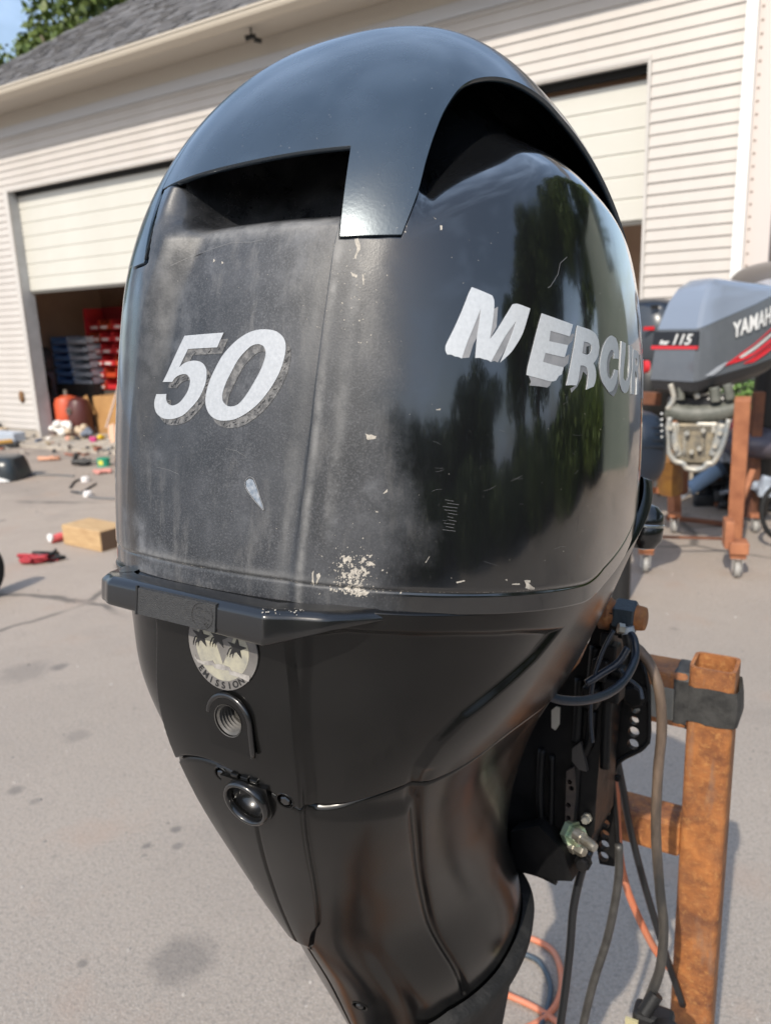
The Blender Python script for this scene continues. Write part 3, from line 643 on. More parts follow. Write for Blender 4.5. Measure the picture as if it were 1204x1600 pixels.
TR = {"five":[[[-0.2182,0.1796],[-0.0266,0.1805],[-0.0503,0.1701],[-0.1922,0.1696],[-0.2332,0.1562],[-0.2053,0.1593],[-0.1721,0.1607],[-0.1395,0.1606],[-0.1135,0.1588],[-0.0967,0.1555],[-0.0905,0.1513],[-0.0918,0.1449],[-0.1042,0.1384],[-0.1232,0.1323],[-0.1554,0.1261],[-0.1928,0.1207],[-0.2332,0.1181],[-0.2772,0.1172],[-0.3179,0.1183],[-0.3453,0.1211],[-0.3561,0.1254],[-0.3571,0.1303],[-0.3491,0.136],[-0.2974,0.1363],[-0.2975,0.1324],[-0.2879,0.1295],[-0.2677,0.1278],[-0.2438,0.1279],[-0.2163,0.1301],[-0.1922,0.1345],[-0.1757,0.1392],[-0.1685,0.1449],[-0.1721,0.1482],[-0.1867,0.1505],[-0.2041,0.1511],[-0.2319,0.1502],[-0.2548,0.148],[-0.2661,0.1454],[-0.3223,0.1454]]],"zero":[[[0.1466,0.1819],[0.1817,0.1809],[0.2068,0.1782],[0.2222,0.1746],[0.2284,0.1698],[0.2258,0.1628],[0.2143,0.1541],[0.1931,0.1453],[0.1664,0.1373],[0.1339,0.13],[0.095,0.124],[0.0492,0.1193],[0.0012,0.1176],[-0.0323,0.1183],[-0.0591,0.1209],[-0.0782,0.1254],[-0.0874,0.131],[-0.0858,0.1375],[-0.0744,0.1458],[-0.052,0.155],[-0.027,0.1632],[0.0034,0.1699],[0.0392,0.1756],[0.0803,0.1799],[0.1161,0.1817]],[[0.1251,0.1717],[0.1434,0.1704],[0.153,0.1673],[0.1535,0.1628],[0.1412,0.1549],[0.1188,0.1464],[0.0956,0.1388],[0.0716,0.1325],[0.0489,0.1289],[0.0195,0.1279],[-0.0001,0.1295],[-0.0121,0.1326],[-0.0123,0.1376],[-0.0001,0.1449],[0.0214,0.1531],[0.0453,0.1612],[0.0749,0.1674],[0.0997,0.1709]]],"five_s":[[[-0.1927,0.1748],[-0.0065,0.176],[-0.0298,0.1657],[-0.1679,0.165],[-0.2078,0.1515],[-0.1809,0.1547],[-0.1488,0.1561],[-0.1171,0.156],[-0.0919,0.1543],[-0.0755,0.1511],[-0.0695,0.1469],[-0.071,0.1404],[-0.0832,0.1339],[-0.1018,0.1279],[-0.1333,0.1217],[-0.1692,0.1163],[-0.2082,0.1137],[-0.2503,0.1127],[-0.2889,0.1137],[-0.3192,0.1165],[-0.3361,0.1208],[-0.3385,0.1257],[-0.3302,0.1314],[-0.2697,0.1317],[-0.2699,0.1278],[-0.2609,0.125],[-0.2416,0.1233],[-0.2188,0.1234],[-0.1922,0.1257],[-0.1688,0.13],[-0.1527,0.1347],[-0.1456,0.1404],[-0.149,0.1436],[-0.1631,0.146],[-0.1799,0.1465],[-0.2067,0.1456],[-0.2288,0.1434],[-0.2396,0.1407],[-0.2969,0.1408]]],"zero_s":[[[0.1675,0.1767],[0.2018,0.1757],[0.2264,0.173],[0.2415,0.1696],[0.2475,0.1648],[0.2449,0.1578],[0.2334,0.1491],[0.2124,0.1403],[0.1861,0.1322],[0.1541,0.125],[0.1159,0.119],[0.0712,0.1142],[0.0239,0.1125],[-0.0091,0.1132],[-0.0352,0.1157],[-0.0542,0.1202],[-0.063,0.1257],[-0.0613,0.1322],[-0.05,0.1405],[-0.0281,0.1497],[-0.0035,0.1578],[0.0265,0.1646],[0.062,0.1703],[0.1024,0.1747],[0.1376,0.1765]],[[0.1462,0.1666],[0.1641,0.1652],[0.1734,0.1621],[0.1739,0.1577],[0.1617,0.1498],[0.1395,0.1413],[0.1167,0.1337],[0.093,0.1273],[0.0706,0.1238],[0.0417,0.1228],[0.0223,0.1243],[0.0104,0.1274],[0.0104,0.1324],[0.0226,0.1397],[0.044,0.1479],[0.0677,0.156],[0.0968,0.1622],[0.1213,0.1657]]],"M":[[[0.8096,0.2096],[0.8413,0.2077],[0.8754,0.2053],[0.8816,0.202],[0.8783,0.1915],[0.8717,0.1822],[0.868,0.1773],[0.885,0.1818],[0.9106,0.1902],[0.9444,0.2011],[0.9618,0.2018],[1.0108,0.1997],[0.9974,0.1919],[0.9811,0.1828],[0.9619,0.1762],[0.9416,0.1703],[0.9185,0.1656],[0.903,0.1628],[0.9262,0.1738],[0.9443,0.1828],[0.9572,0.1906],[0.9208,0.1805],[0.8953,0.1714],[0.8721,0.1626],[0.8611,0.1637],[0.8488,0.164],[0.8366,0.1647],[0.8222,0.1645],[0.8266,0.1778],[0.8335,0.1883],[0.8379,0.1963],[0.8172,0.185],[0.7971,0.1743],[0.7811,0.1636],[0.7703,0.1645],[0.7603,0.1647],[0.7488,0.1657],[0.7375,0.1656],[0.7325,0.168],[0.7328,0.1714],[0.7533,0.1811],[0.7785,0.1936],[0.799,0.2049]]],"M_s":[[[0.8379,0.1963],[0.8335,0.1883],[0.8266,0.1778],[0.8164,0.1734],[0.8038,0.1645],[0.7819,0.1639],[0.7971,0.1743],[0.8172,0.185]]],"M_t":[[[0.9572,0.1906],[0.9443,0.1828],[0.9262,0.1738],[0.8959,0.1627],[0.8831,0.1635],[0.8721,0.1626],[0.8953,0.1714],[0.9208,0.1805]]],"M_u":[[[0.8821,0.1971],[0.8944,0.1986],[0.8927,0.1942],[0.8897,0.1855],[0.8695,0.1778],[0.8723,0.184],[0.8783,0.1915]]],"E":[[[1.0578,0.1976],[1.1213,0.1957],[1.2082,0.1936],[1.1908,0.1849],[1.1406,0.1859],[1.0951,0.1867],[1.0893,0.1798],[1.1308,0.1793],[1.1815,0.1789],[1.1643,0.1703],[1.1167,0.1709],[1.0732,0.1716],[1.0627,0.1656],[1.1077,0.1643],[1.1595,0.1634],[1.1497,0.1584],[1.1348,0.1572],[1.1229,0.154],[1.0994,0.153],[1.0724,0.1536],[1.0424,0.1545],[1.0179,0.1552],[0.9981,0.1559],[1.0016,0.1609],[1.0166,0.1718],[1.0364,0.1855],[1.049,0.1931]]],"E_s":[[[1.0951,0.1867],[1.1406,0.1859],[1.1908,0.1849],[1.2078,0.1874],[1.2166,0.1872],[1.2049,0.1821],[1.1826,0.1789],[1.1308,0.1789],[1.0893,0.1798]]],"E_t":[[[1.0732,0.1716],[1.1167,0.1709],[1.1643,0.1703],[1.1911,0.1729],[1.1833,0.1665],[1.1595,0.1634],[1.1077,0.1643],[1.0627,0.1656]]],"E_u":[[[1.0079,0.1554],[1.0424,0.1545],[1.1041,0.153],[1.0951,0.1502],[1.084,0.1487],[1.0471,0.1492],[1.0105,0.1491],[1.0162,0.1518]]],"R":[[[1.235,0.1935],[1.267,0.1931],[1.3238,0.1924],[1.3638,0.1905],[1.3898,0.1867],[1.397,0.1818],[1.3854,0.1758],[1.3638,0.1718],[1.3458,0.1693],[1.36,0.1667],[1.3689,0.1625],[1.3653,0.1574],[1.3494,0.1529],[1.3259,0.1517],[1.2966,0.15],[1.303,0.1558],[1.3059,0.1615],[1.2983,0.1653],[1.2807,0.1664],[1.2542,0.1663],[1.2484,0.1606],[1.2396,0.1549],[1.2308,0.152],[1.2014,0.1519],[1.1739,0.1514],[1.1892,0.1611],[1.2053,0.1724],[1.2195,0.1824],[1.2287,0.1902]],[[1.2765,0.1833],[1.3083,0.1832],[1.3294,0.1819],[1.331,0.179],[1.3196,0.176],[1.2976,0.1745],[1.2654,0.175]]],"R_s":[[[1.2765,0.1833],[1.3083,0.1832],[1.3294,0.1819],[1.2939,0.1801],[1.2884,0.1754],[1.2654,0.175]]],"R_t":[[[1.2542,0.1663],[1.2807,0.1664],[1.2983,0.1653],[1.3039,0.1601],[1.2743,0.1624],[1.2616,0.1573],[1.2369,0.1514],[1.2049,0.1468],[1.1989,0.1495],[1.2307,0.1521],[1.2425,0.1564],[1.2484,0.1606]]],"C":[[[1.5334,0.1932],[1.582,0.1926],[1.6009,0.1887],[1.6059,0.1835],[1.6059,0.1777],[1.5597,0.1766],[1.5595,0.1806],[1.5456,0.1826],[1.519,0.182],[1.4882,0.1777],[1.4712,0.1722],[1.4718,0.1663],[1.4839,0.1624],[1.5085,0.1605],[1.5341,0.162],[1.5582,0.1654],[1.5717,0.1687],[1.601,0.1687],[1.5955,0.1624],[1.5789,0.1566],[1.55,0.1524],[1.4983,0.1507],[1.4627,0.1536],[1.4252,0.1575],[1.4049,0.1631],[1.3996,0.1688],[1.4086,0.1748],[1.4279,0.1817],[1.4598,0.1875],[1.4949,0.1912]]],"C_s":[[[1.5456,0.1826],[1.5596,0.1798],[1.5218,0.1765],[1.5044,0.1721],[1.5053,0.1646],[1.5211,0.1611],[1.49,0.1614],[1.4719,0.1656],[1.4711,0.173],[1.4882,0.1777],[1.519,0.182]]],"C_t":[[[1.6016,0.1625],[1.6108,0.1604],[1.5925,0.1523],[1.5654,0.148],[1.4923,0.1506],[1.55,0.1524],[1.5831,0.1567]]],"U":[[[1.6318,0.1921],[1.6767,0.1921],[1.6704,0.184],[1.6533,0.1709],[1.6508,0.1645],[1.666,0.1621],[1.6868,0.163],[1.7027,0.1674],[1.7103,0.1788],[1.7096,0.1917],[1.7524,0.1919],[1.7415,0.1797],[1.7259,0.1663],[1.7094,0.1578],[1.688,0.1538],[1.6624,0.1525],[1.6377,0.154],[1.6183,0.1591],[1.6156,0.1667],[1.6215,0.1778]]],"R2":[[[1.7585,0.1901],[1.8356,0.1905],[1.8575,0.1866],[1.8481,0.1795],[1.8258,0.1755],[1.8383,0.1707],[1.8348,0.1549],[1.8048,0.1539],[1.8124,0.1684],[1.7996,0.1731],[1.7875,0.1728],[1.7725,0.1533],[1.7336,0.1535],[1.738,0.1666],[1.7504,0.18]],[[1.7926,0.1842],[1.8197,0.1837],[1.8191,0.1787],[1.789,0.177]]],"gouge":[[[0.1056,0.0776],[0.121,0.0769],[0.1345,0.0727],[0.1483,0.0662],[0.1619,0.0597],[0.1674,0.0571],[0.1523,0.0595],[0.1369,0.0624],[0.116,0.0665],[0.0971,0.0712],[0.0934,0.0756]]]}

# ================================================================== the outboard in front
K = .19
def poly_uv_mesh(bm, loops, fn, off, thick, step=.004, ku=K):
    """a thin patch lying on the surface fn(u, z, off): outline loops in (angle, height)"""
    LL = []
    for L in loops:
        o = []
        for i in range(len(L)):
            a = np.array(L[i]) * (ku, 1); b = np.array(L[(i + 1) % len(L)]) * (ku, 1)
            k = max(1, int(np.hypot(*(b - a)) / step))
            for j in range(k): o.append(tuple(a + (b - a) * j / k))
        LL.append(o)
    V = [Vector(p) for L in LL for p in L]; E = []; s = 0
    for L in LL:
        E += [(s + i, s + (i + 1) % len(L)) for i in range(len(L))]; s += len(L)
    arr = [np.array(L) for L in LL]; A0 = arr[0]
    gx = np.arange(A0[:, 0].min(), A0[:, 0].max(), step); gy = np.arange(A0[:, 1].min(), A0[:, 1].max(), step)
    if len(gx) > 1 and len(gy) > 1:
        G = np.stack(np.meshgrid(gx, gy), -1).reshape(-1, 2)
        ok = np.ones(len(G), bool)
        for i, A in enumerate(arr):
            d = seg_dist(G[:, 0], G[:, 1], A)
            ok &= (d < -step * .4) if i == 0 else (d > step * .4)
        V += [Vector(p) for p in G[ok]]
    vo, eo, fo, *_ = delaunay_2d_cdt(V, E, [], 0, 1e-7)
    C_ = np.array([np.mean([tuple(vo[i]) for i in f], 0) for f in fo]); ins = np.zeros(len(fo), bool)
    for A in arr: ins ^= seg_dist(C_[:, 0], C_[:, 1], A) < 0
    keep = [f for f, k in zip(fo, ins) if k]
    used = sorted({i for f in keep for i in f})
    if not used: return
    U_ = np.array([vo[i].x / ku for i in used]); Z_ = np.array([vo[i].y for i in used])
    pt = fn(U_, Z_, off + thick); pb = fn(U_, Z_, off)
    top = {i: bm.verts.new(pt[k]) for k, i in enumerate(used)}; bot = {i: bm.verts.new(pb[k]) for k, i in enumerate(used)}
    cnt = set()
    for f in keep:
        bm.faces.new([top[i] for i in f])
        for a, b in zip(f, f[1:] + f[:1]): cnt.add((a, b))
    for (a, b) in cnt:
        if (b, a) not in cnt: bm.faces.new((top[a], bot[a], bot[b], top[b]))
def patch(name, loops, m, parent, fn=None, off=0.0, thick=.0004, step=.004, ku=K, smooth=True):
    bm = bmesh.new()
    sets = loops if isinstance(loops[0][0][0], (list, tuple)) else [loops]
    for l in sets: poly_uv_mesh(bm, l, fn or body, off, thick, step, ku)
    o = bm_obj(name, bm, m, parent)
    if not smooth: return o
    return autosmooth(o, 50)

# --- materials of the outboard
t = NT('cap_paint')          # satin blue black, dusty
dust = t.noise(6, 5); fine = t.noise(420, 2); spk = t.ramp(t.noise(420, 2), .72, .77)
t.set('Base Color', t.mix(t.math('MULTIPLY', spk, .35), t.mix(t.ramp(dust, .3, .7), (.010, .018, .029), (.020, .032, .047)), (.35, .33, .30)))
t.set('Roughness', t.ramp(t.noise(11, 4), .3, .7, .22, .31)); t.bump(fine, .035); t.set('Specular IOR Level', .75); t.set('Specular Tint', (.80, .92, 1.0, 1))
t.set('Coat Weight', .55); t.set('Coat Roughness', .10); t.set('Coat IOR', 1.65)
t = NT('cowl_paint')         # gloss black that has chalked to grey where the 'fade' attribute says so
f = t.attr('fade'); n1 = t.noise(16, 7, .65); n2 = t.noise(700, 3, .7); n3 = t.noise(5, 5, .6, stretch=(1, 1, .35)); n4 = t.noise(60, 4, .7, stretch=(1, 1, .25))
n5 = t.noise(9, 6, .6, dist=.6); n6 = t.noise(55, 5, .7); wear_highlight = t.attr('wear_highlight')
chalk = t.mix(t.ramp(n1, .40, .62), (.018, .0195, .0225), (.054, .056, .062))
chalk = t.mix(t.math('MULTIPLY', t.ramp(n5, .50, .62), t.ramp(n6, .42, .66)), chalk, (.145, .149, .160))
chalk = t.mix(t.math('MULTIPLY', t.ramp(n2, .48, .70), .60), chalk, (.125, .127, .136))
chalk = t.mix(t.math('MULTIPLY', wear_highlight, t.ramp(n6, .30, .60)), chalk, (.22, .217, .213))  # lightens the rubbed lip and the painted crease highlights
chalk = t.mix(t.math('MULTIPLY', t.ramp(n4, .54, .74), .6), chalk, (.17, .165, .16))
chalk = t.mix(t.math('MULTIPLY', t.ramp(n3, .52, .34), .8), chalk, (.016, .018, .022))
fm = t.ramp(t.math('ADD', f, t.math('MULTIPLY', t.math('SUBTRACT', n1, .5), 1.3)), .20, .85)
t.set('Base Color', t.mix(fm, t.mix(t.ramp(t.noise(240, 3), .68, .78), (.0065, .007, .008), (.03, .03, .03)), chalk))
smr = t.noise(7, 6, .65, dist=1.0); gl = t.ramp(smr, .3, .7, .07, .20)
rr = t.n.new('ShaderNodeMix'); t.L.new(fm, rr.inputs[0]); t.L.new(gl, rr.inputs[2]); rr.inputs[3].default_value = .50
t.set('Roughness', rr.outputs[0]); t.set('Specular IOR Level', .55)
t.set('Coat Weight', t.ramp(fm, 0, 1, 1.0, 0.0)); t.set('Coat Roughness', t.ramp(smr, .38, .68, .035, .15)); t.set('Coat IOR', 1.6)
t.bump(t.math('ADD', t.math('MULTIPLY', n2, fm), t.math('MULTIPLY', t.noise(35, 3), .12)), .13, .0012)
t = NT('apron_paint')        # satin black brushed paint of the lower cowling
t.set('Base Color', t.mix(t.ramp(t.noise(7, 5), .35, .7), (.0028, .0028, .0028), (.0062, .0060, .0058)))
t.set('Specular IOR Level', .42); t.set('Roughness', t.ramp(t.noise(13, 5), .3, .7, .15, .27)); t.bump(t.noise(220, 4), .035, .0010)
t = NT('lettering_silver')
t.set('Base Color', t.mix(t.ramp(t.noise(400, 3), .3, .7), (.345, .36, .38), (.415, .43, .45))); t.set('Roughness', .42)
t.set('Metallic', .1); t.bump(t.noise(500, 2), .03)
t = NT('letter_silver_sky'); t.set('Base Color', t.mix(t.ramp(t.noise(400, 3), .3, .7), (.50, .52, .54), (.58, .60, .62))); t.set('Roughness', .36); t.set('Metallic', .15)  # lighter copy of the digit silver, sky sheen put into the colour
M_black = mat('black_plastic', (.010, .010, .0105), .42, bump=.12, scale=90, rough2=.55)
M_grain = mat('grained_plastic', (.020, .020, .021), .62, bump=.55, scale=300, bscale=1300, col2=(.03, .03, .03))
M_gasket = mat('gasket_rubber', (.008, .008, .008), .7)
M_bracket = mat('bracket_black', (.004, .004, .0045), .42, rough2=.65, scale=25, bump=.25, bscale=90, col2=(.010, .009, .009), lo=.45, hi=.8, spec=.25)
M_shade = mat('lettering_shade', (.20, .205, .215), .45, col2=(.28, .28, .29), scale=80)
M_white = mat('badge_silver', (.34, .32, .25), .42, col2=(.20, .195, .18), scale=60, lo=.42, hi=.66)
M_badge = mat('badge_rim', (.115, .108, .104), .40, metal=.1, col2=(.19, .18, .17), scale=30)
M_ink = mat('badge_ink', (.012, .012, .013), .45)
M_chip = mat('primer_chip', (.47, .43, .37), .7, col2=(.27, .25, .22), scale=300)
M_decal_dark = mat('worn_decal', (.060, .060, .062), .6, col2=(.145, .142, .140), scale=220, lo=.42, hi=.6, bump=.3, bscale=700)
M_crack = mat('decal_crack', (.012, .012, .012), .5)
M_steel = mat('zinc_steel', (.45, .44, .40), .35, metal=.8, col2=(.28, .24, .18), scale=60)
M_brass = mat('green_brass', (.42, .46, .28), .38, metal=.6, col2=(.30, .42, .33), scale=70)
t = NT('rusty_steel')
r1 = t.noise(22, 8, .7); r2 = t.noise(140, 4, .7)
c = t.mix(t.ramp(r1, .34, .64), (.125, .042, .017), (.40, .150, .042))
c = t.mix(t.math('MULTIPLY', t.ramp(r2, .52, .7), .5), c, (.52, .26, .085))
c = t.mix(t.math('MULTIPLY', t.ramp(t.noise(6, 6, .65), .50, .66), .50), c, (.10, .052, .036))
c = t.mix(t.math('MULTIPLY', t.ramp(t.noise(30, 5, .6, stretch=(1, 1, .2)), .56, .68), .6), c, (.20, .125, .085))
t.set('Base Color', c); t.set('Roughness', t.ramp(r2, .3, .7, .55, .85)); t.bump(t.math('ADD', r1, r2), .35, .003)
M_rust = MATS['rusty_steel']

AZ, TH = R(31.25645), R(9.81402)
MS = np.array([math.cos(AZ), -math.sin(AZ), 0.]); MF = np.array([math.sin(AZ) * math.cos(TH), math.cos(AZ) * math.cos(TH), -math.sin(TH)])
MU = np.cross(MS, MF); MO = np.array([-0.12043532, 0.52406, 1.32685534])
motor = bpy.data.objects.new('outboard_motor', None); COL.objects.link(motor); motor.empty_display_size = .1
motor.matrix_world = Matrix(((MS[0], MF[0], MU[0], MO[0]), (MS[1], MF[1], MU[1], MO[1]), (MS[2], MF[2], MU[2], MO[2]), (0, 0, 0, 1)))
tag(motor, 'large black outboard motor with worn cowl reading 50 and MERCURY, nearest the camera', 'outboard motor')
def mloc(P):
    v = np.asarray(P) - MO; return np.array([v @ MS, v @ MF, v @ MU])
def onplane(x, y, axis, val):
    """a point of the outboard on its own plane local x / y / z = val, found from the view ray"""
    r = pray(x, y); A = (MS, MF, MU)[axis]; s = (val - (EYEP - MO) @ A) / (r @ A)
    return mloc(EYEP + s * r)

# --- cowl body
def ugrid(spans):
    o = []
    for a, b, n in spans: o += list(np.linspace(a, b, n, endpoint=False))
    return np.array(o)
ug = ugrid([(-math.pi, -1.4, 50), (-1.4, -.60, 110), (-.60, -.45, 50), (-.45, .32, 110), (.32, .45, 70), (.45, .59, 40), (.59, .72, 110), (.72, 2.3, 270), (2.3, math.pi, 26)])
tt = np.linspace(0, 1, 330); zg = np.concatenate([np.linspace(-.006, .016, 26), np.linspace(.0175, .225, 100), np.linspace(.2262, .248, 34), np.linspace(.2490, .31, 76), QC['zt'] * (1 - (1 - np.linspace(0, 1, 90)) ** 1.8) * 0 + np.linspace(.311, QC['zt'] - .0005, 90)])
U, Z = np.meshgrid(ug, zg, indexing='ij')
sz = seam_z(U); Zb = Z + sz * (1 - sstep(0, .20, Z)); Zb = np.maximum(Zb, sz - .006)
P = body(U, Zb)
# the very bottom of the shell rolls under
P[:, 0] = body(U[:, 0], Zb[:, 0] + .001, -.006)
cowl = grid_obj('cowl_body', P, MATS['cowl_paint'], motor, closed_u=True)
fd = (1 - sstep(.42, .76, U + .10 * (Z - .12) / .1 * .2)) * sstep(-.75, -.62, U)
ridge = np.exp(-((U + .47) / .045) ** 2) * .7
fd = np.clip(fd * (1 - .8 * np.exp(-((U + .60) / .05) ** 2)), 0, 1) * (1 - .55 * sstep(.255, .275, Z) * sstep(-.5, -.4, U))
fd = np.clip(fd - ridge * .9, 0, 1)
fd = np.maximum(fd, .35 * np.exp(-((U - .66) / .10) ** 2 - ((Z - .03) / .03) ** 2))
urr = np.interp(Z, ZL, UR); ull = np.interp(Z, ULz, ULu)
wr = np.exp(-((U - urr - .010) / .011) ** 2) * sstep(.262, .24, Z) + .55 * np.exp(-((U - urr - .085 + .05 * Z) / .018) ** 2) * sstep(.25, .2, Z) * sstep(.02, .10, Z)  # crease, ridge and shoulder highlights put into the colour; seam lip is rubbed
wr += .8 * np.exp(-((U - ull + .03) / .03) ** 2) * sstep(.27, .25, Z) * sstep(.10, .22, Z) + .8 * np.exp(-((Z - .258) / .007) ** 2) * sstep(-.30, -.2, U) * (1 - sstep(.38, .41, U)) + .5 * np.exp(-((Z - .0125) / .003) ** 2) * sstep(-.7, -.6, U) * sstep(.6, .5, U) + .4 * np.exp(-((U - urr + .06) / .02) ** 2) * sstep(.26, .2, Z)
wa = cowl.data.attributes.new('wear_highlight', 'FLOAT', 'POINT'); wa.data.foreach_set('value', np.clip(wr, 0, 1).reshape(-1).astype(np.float32))
at_ = cowl.data.attributes.new('fade', 'FLOAT', 'POINT'); at_.data.foreach_set('value', fd.reshape(-1).astype(np.float32))

# --- top cap: outer skin, rolled rim and inner skin
uc = ugrid([(-math.pi, -1.8, 36), (-1.8, -.72, 130), (-.72, UW0 - .0015, 40), (UW0 - .0015, UW0 + .0015, 14), (UW0 + .0015, UW1 - .0085, 110), (UW1 - .0085, UW1 + .0015, 30),
            (UW1 + .0015, .60, 40), (.60, .70, 60), (.70, 1.9, 150), (1.9, math.pi, 50)])
zt = QC['zt']
def cap_e(u):
    z = cap_edge(u)
    # the sides of the pillars: sharp but finite, slightly slanted
    a = sstep(UW1 - .0085, UW1 + .0015, u); zr = np.where((u > UW1 - .0085) & (u < UW1 + .0015), .3028 * (1 - a) + .2396 * a, z)
    zr = np.where((u >= UW1 + .0015) & (u < .60), np.interp(u, [.41, .60], [.2395, .241]), zr)
    b = sstep(UW0 - .0015, UW0 + .0015, u); zr = np.where((u > UW0 - .0015) & (u < UW0 + .0015), .236 * (1 - b) + .296 * b, zr)
    zr = np.where((u <= UW0 - .0015) & (u > -.69), .236, zr)
    zr = np.where((u <= -.69), np.interp(-.09 - u, CAP_R[:, 0], CAP_R[:, 1]), zr)
    return zr
ze = cap_e(uc)
def slant(u, z):   # side edge of the starboard pillar leans: the opening narrows downwards
    k = np.exp(-((u - UW1) / .045) ** 2)
    kl = np.exp(-((u - UW0) / .13) ** 2)
    return u - k * .010 * np.clip((.303 - z) / .063, 0, 1) + k * .004 + kl * .068 * np.clip((.297 - z) / .061, 0, 1)
nrow = 90; tz = np.linspace(0, 1, nrow)
te = 1 - np.sqrt(np.clip(1 - ze / zt, 0, 1))
rows = []
for off, dz in ((-.0045, .0), (-.0045, -.0006), (-.0030, -.0011), (-.0010, -.0011), (-.0003, -.0006)):
    zz = np.clip(ze + dz + .0006, 0, zt - .002); uu = slant(uc, zz)
    rows.append(cowl_base(uu, zz) + normals(cowl_base, uu, np.minimum(zz, zt - .004)) * off)
UU = []; ZZ = []
for i in range(nrow):
    tv = te + (1 - te) * tz[i] ** 1.15; zz = zt * (1 - (1 - tv) ** 2); uu = slant(uc, zz)
    rows.append(cowl_base(uu, np.minimum(zz, zt - 1e-6))); UU.append(uu); ZZ.append(zz)
inner = []
for i in range(30, -1, -1):
    tv = te + (1 - te) * (i / 30) * .96; zz = zt * (1 - (1 - tv) ** 2); uu = slant(uc, zz)
    inner.append(cowl_base(uu, zz) - normals(cowl_base, uu, np.minimum(zz, zt - .004)) * .0045)
P = np.stack(inner + rows, 1); UU = np.stack(UU, 1); ZZ = np.stack(ZZ, 1)
cap = grid_obj('top_cap', P, MATS['cap_paint'], motor, closed_u=True)
No = normals(cowl_base, UU, np.minimum(ZZ, zt - .0025)); Nm = mesh_normals(cap).reshape(P.shape)
nn_ = Nm.copy(); nn_[:, 36:] = No; nn_[:, :31] = np.where((Nm[:, :31] * No[:, :1]).sum(-1, keepdims=True) > 0, Nm[:, :31], Nm[:, :31])
set_normals(cap, nn_)
cap['label'] = 'satin blue-black top cap with legs down each rear corner'

# --- writing on the cowl: raised vinyl pieces following the surface
LM = MATS['lettering_silver']
def fan(u, z, off): return body(u, z, off)
for nm, key, sh in (('digit', 'five', 'five_s'), ('digit', 'zero', 'zero_s')):
    patch('digit_shadow', [smooth_loop(l_) for l_ in TR[sh]], M_decal_dark, cowl, fan, -.0002, .0005)
    o = patch(nm, [smooth_loop(l_) for l_ in TR[key]], LM, cowl, fan, .0003, .0005)
    rr_ = random.Random(len(key)); bm = bmesh.new()
    L = TR[sh][0]
    for k in range(0, len(L)):
        a = np.array(L[k]); b = np.array(L[(k + 1) % len(L)])
        for j in range(3):
            c = a + (b - a) * rr_.random(); c = c + np.array([-.020, .0035]) * (.25 + .6 * rr_.random())
            if seg_dist(np.array([c[0] * K]), np.array([c[1]]), np.array(TR[key][0]) * (K, 1))[0] < .0006: continue
            if seg_dist(np.array([c[0] * K]), np.array([c[1]]), np.array(L) * (K, 1))[0] > -.0006: continue
            if len(TR[sh]) > 1 and seg_dist(np.array([c[0] * K]), np.array([c[1]]), np.array(TR[sh][1]) * (K, 1))[0] < .0004: continue
            th = rr_.uniform(.2, 1.2); ln = rr_.uniform(.0008, .0024); w_ = ln * .28
            q_ = [(-ln, 0), (-ln * .3, w_), (ln * .2, w_ * .2), (ln, w_), (ln * .4, -w_ * .6), (-ln * .4, -w_)]
            poly_uv_mesh(bm, [[(c[0] + (x * math.cos(th) - y * math.sin(th)) / K, c[1] + x * math.sin(th) + y * math.cos(th)) for x, y in q_]], fan, .0003, .0001, .01)
    tag(bm_obj('decal_crack', bm, M_crack, cowl), kind='stuff')
for k in ('M', 'E', 'R', 'C', 'U', 'R2'):
    patch('letter', [smooth_loop(l_, 3, 30) for l_ in TR[k]], MATS['letter_silver_sky'], cowl, fan, .0002, .0003, .003)
yy = [(1.872, .1895), (1.905, .1895), (1.955, .174), (2.005, .1895), (2.045, .1895), (1.975, .165), (1.975, .1535), (1.94, .1535), (1.94, .165)]
patch('letter', [yy], MATS['letter_silver_sky'], cowl, fan, .0002, .0003, .003)
for k in ('M_s', 'M_t', 'M_u', 'E_s', 'E_t', 'E_u', 'R_s', 'R_t', 'C_s', 'C_t'): patch('letter_shade', [TR[k][0]], M_shade, cowl, fan, .00005, .0002, .003)
# chips to the primer, one joined speckle of them
bm = bmesh.new()
def jag(L, n=1, amp=.0009, rr_=random.Random(3)):
    o = []
    for i in range(len(L)):
        a = np.array(L[i]); b = np.array(L[(i + 1) % len(L)]); o.append(tuple(a))
        m_ = (a + b) / 2 + np.array([rr_.uniform(-amp, amp) / K, rr_.uniform(-amp, amp)]); o.append(tuple(m_))
    return o
for i, L in enumerate(CHIPS):
    if i == 1: continue
    if i == 11: continue
    cc = np.mean(L, 0); L = [tuple(cc + (np.array(p_) - cc) * .8) for p_ in L]
    poly_uv_mesh(bm, [jag(jag(L, amp=.0003), amp=.0002)], fan, .00002, .00012, .004)
r3 = random.Random(11)
def fleck(u, z, s, asp=1.0, th=None, off=.00002):
    th = r3.uniform(0, 3.14) if th is None else th; n = r3.choice((5, 6, 7)); L = []
    for k in range(n):
        a = 2 * math.pi * k / n; r_ = s * r3.uniform(.45, 1.1); x = r_ * math.cos(a); y = r_ * math.sin(a) * asp
        L.append((u + (x * math.cos(th) - y * math.sin(th)) / K, z + x * math.sin(th) + y * math.cos(th)))
    poly_uv_mesh(bm, [L], fan, off, .00010, .01)
big = np.array(CHIPS[1]) * (K, 1)
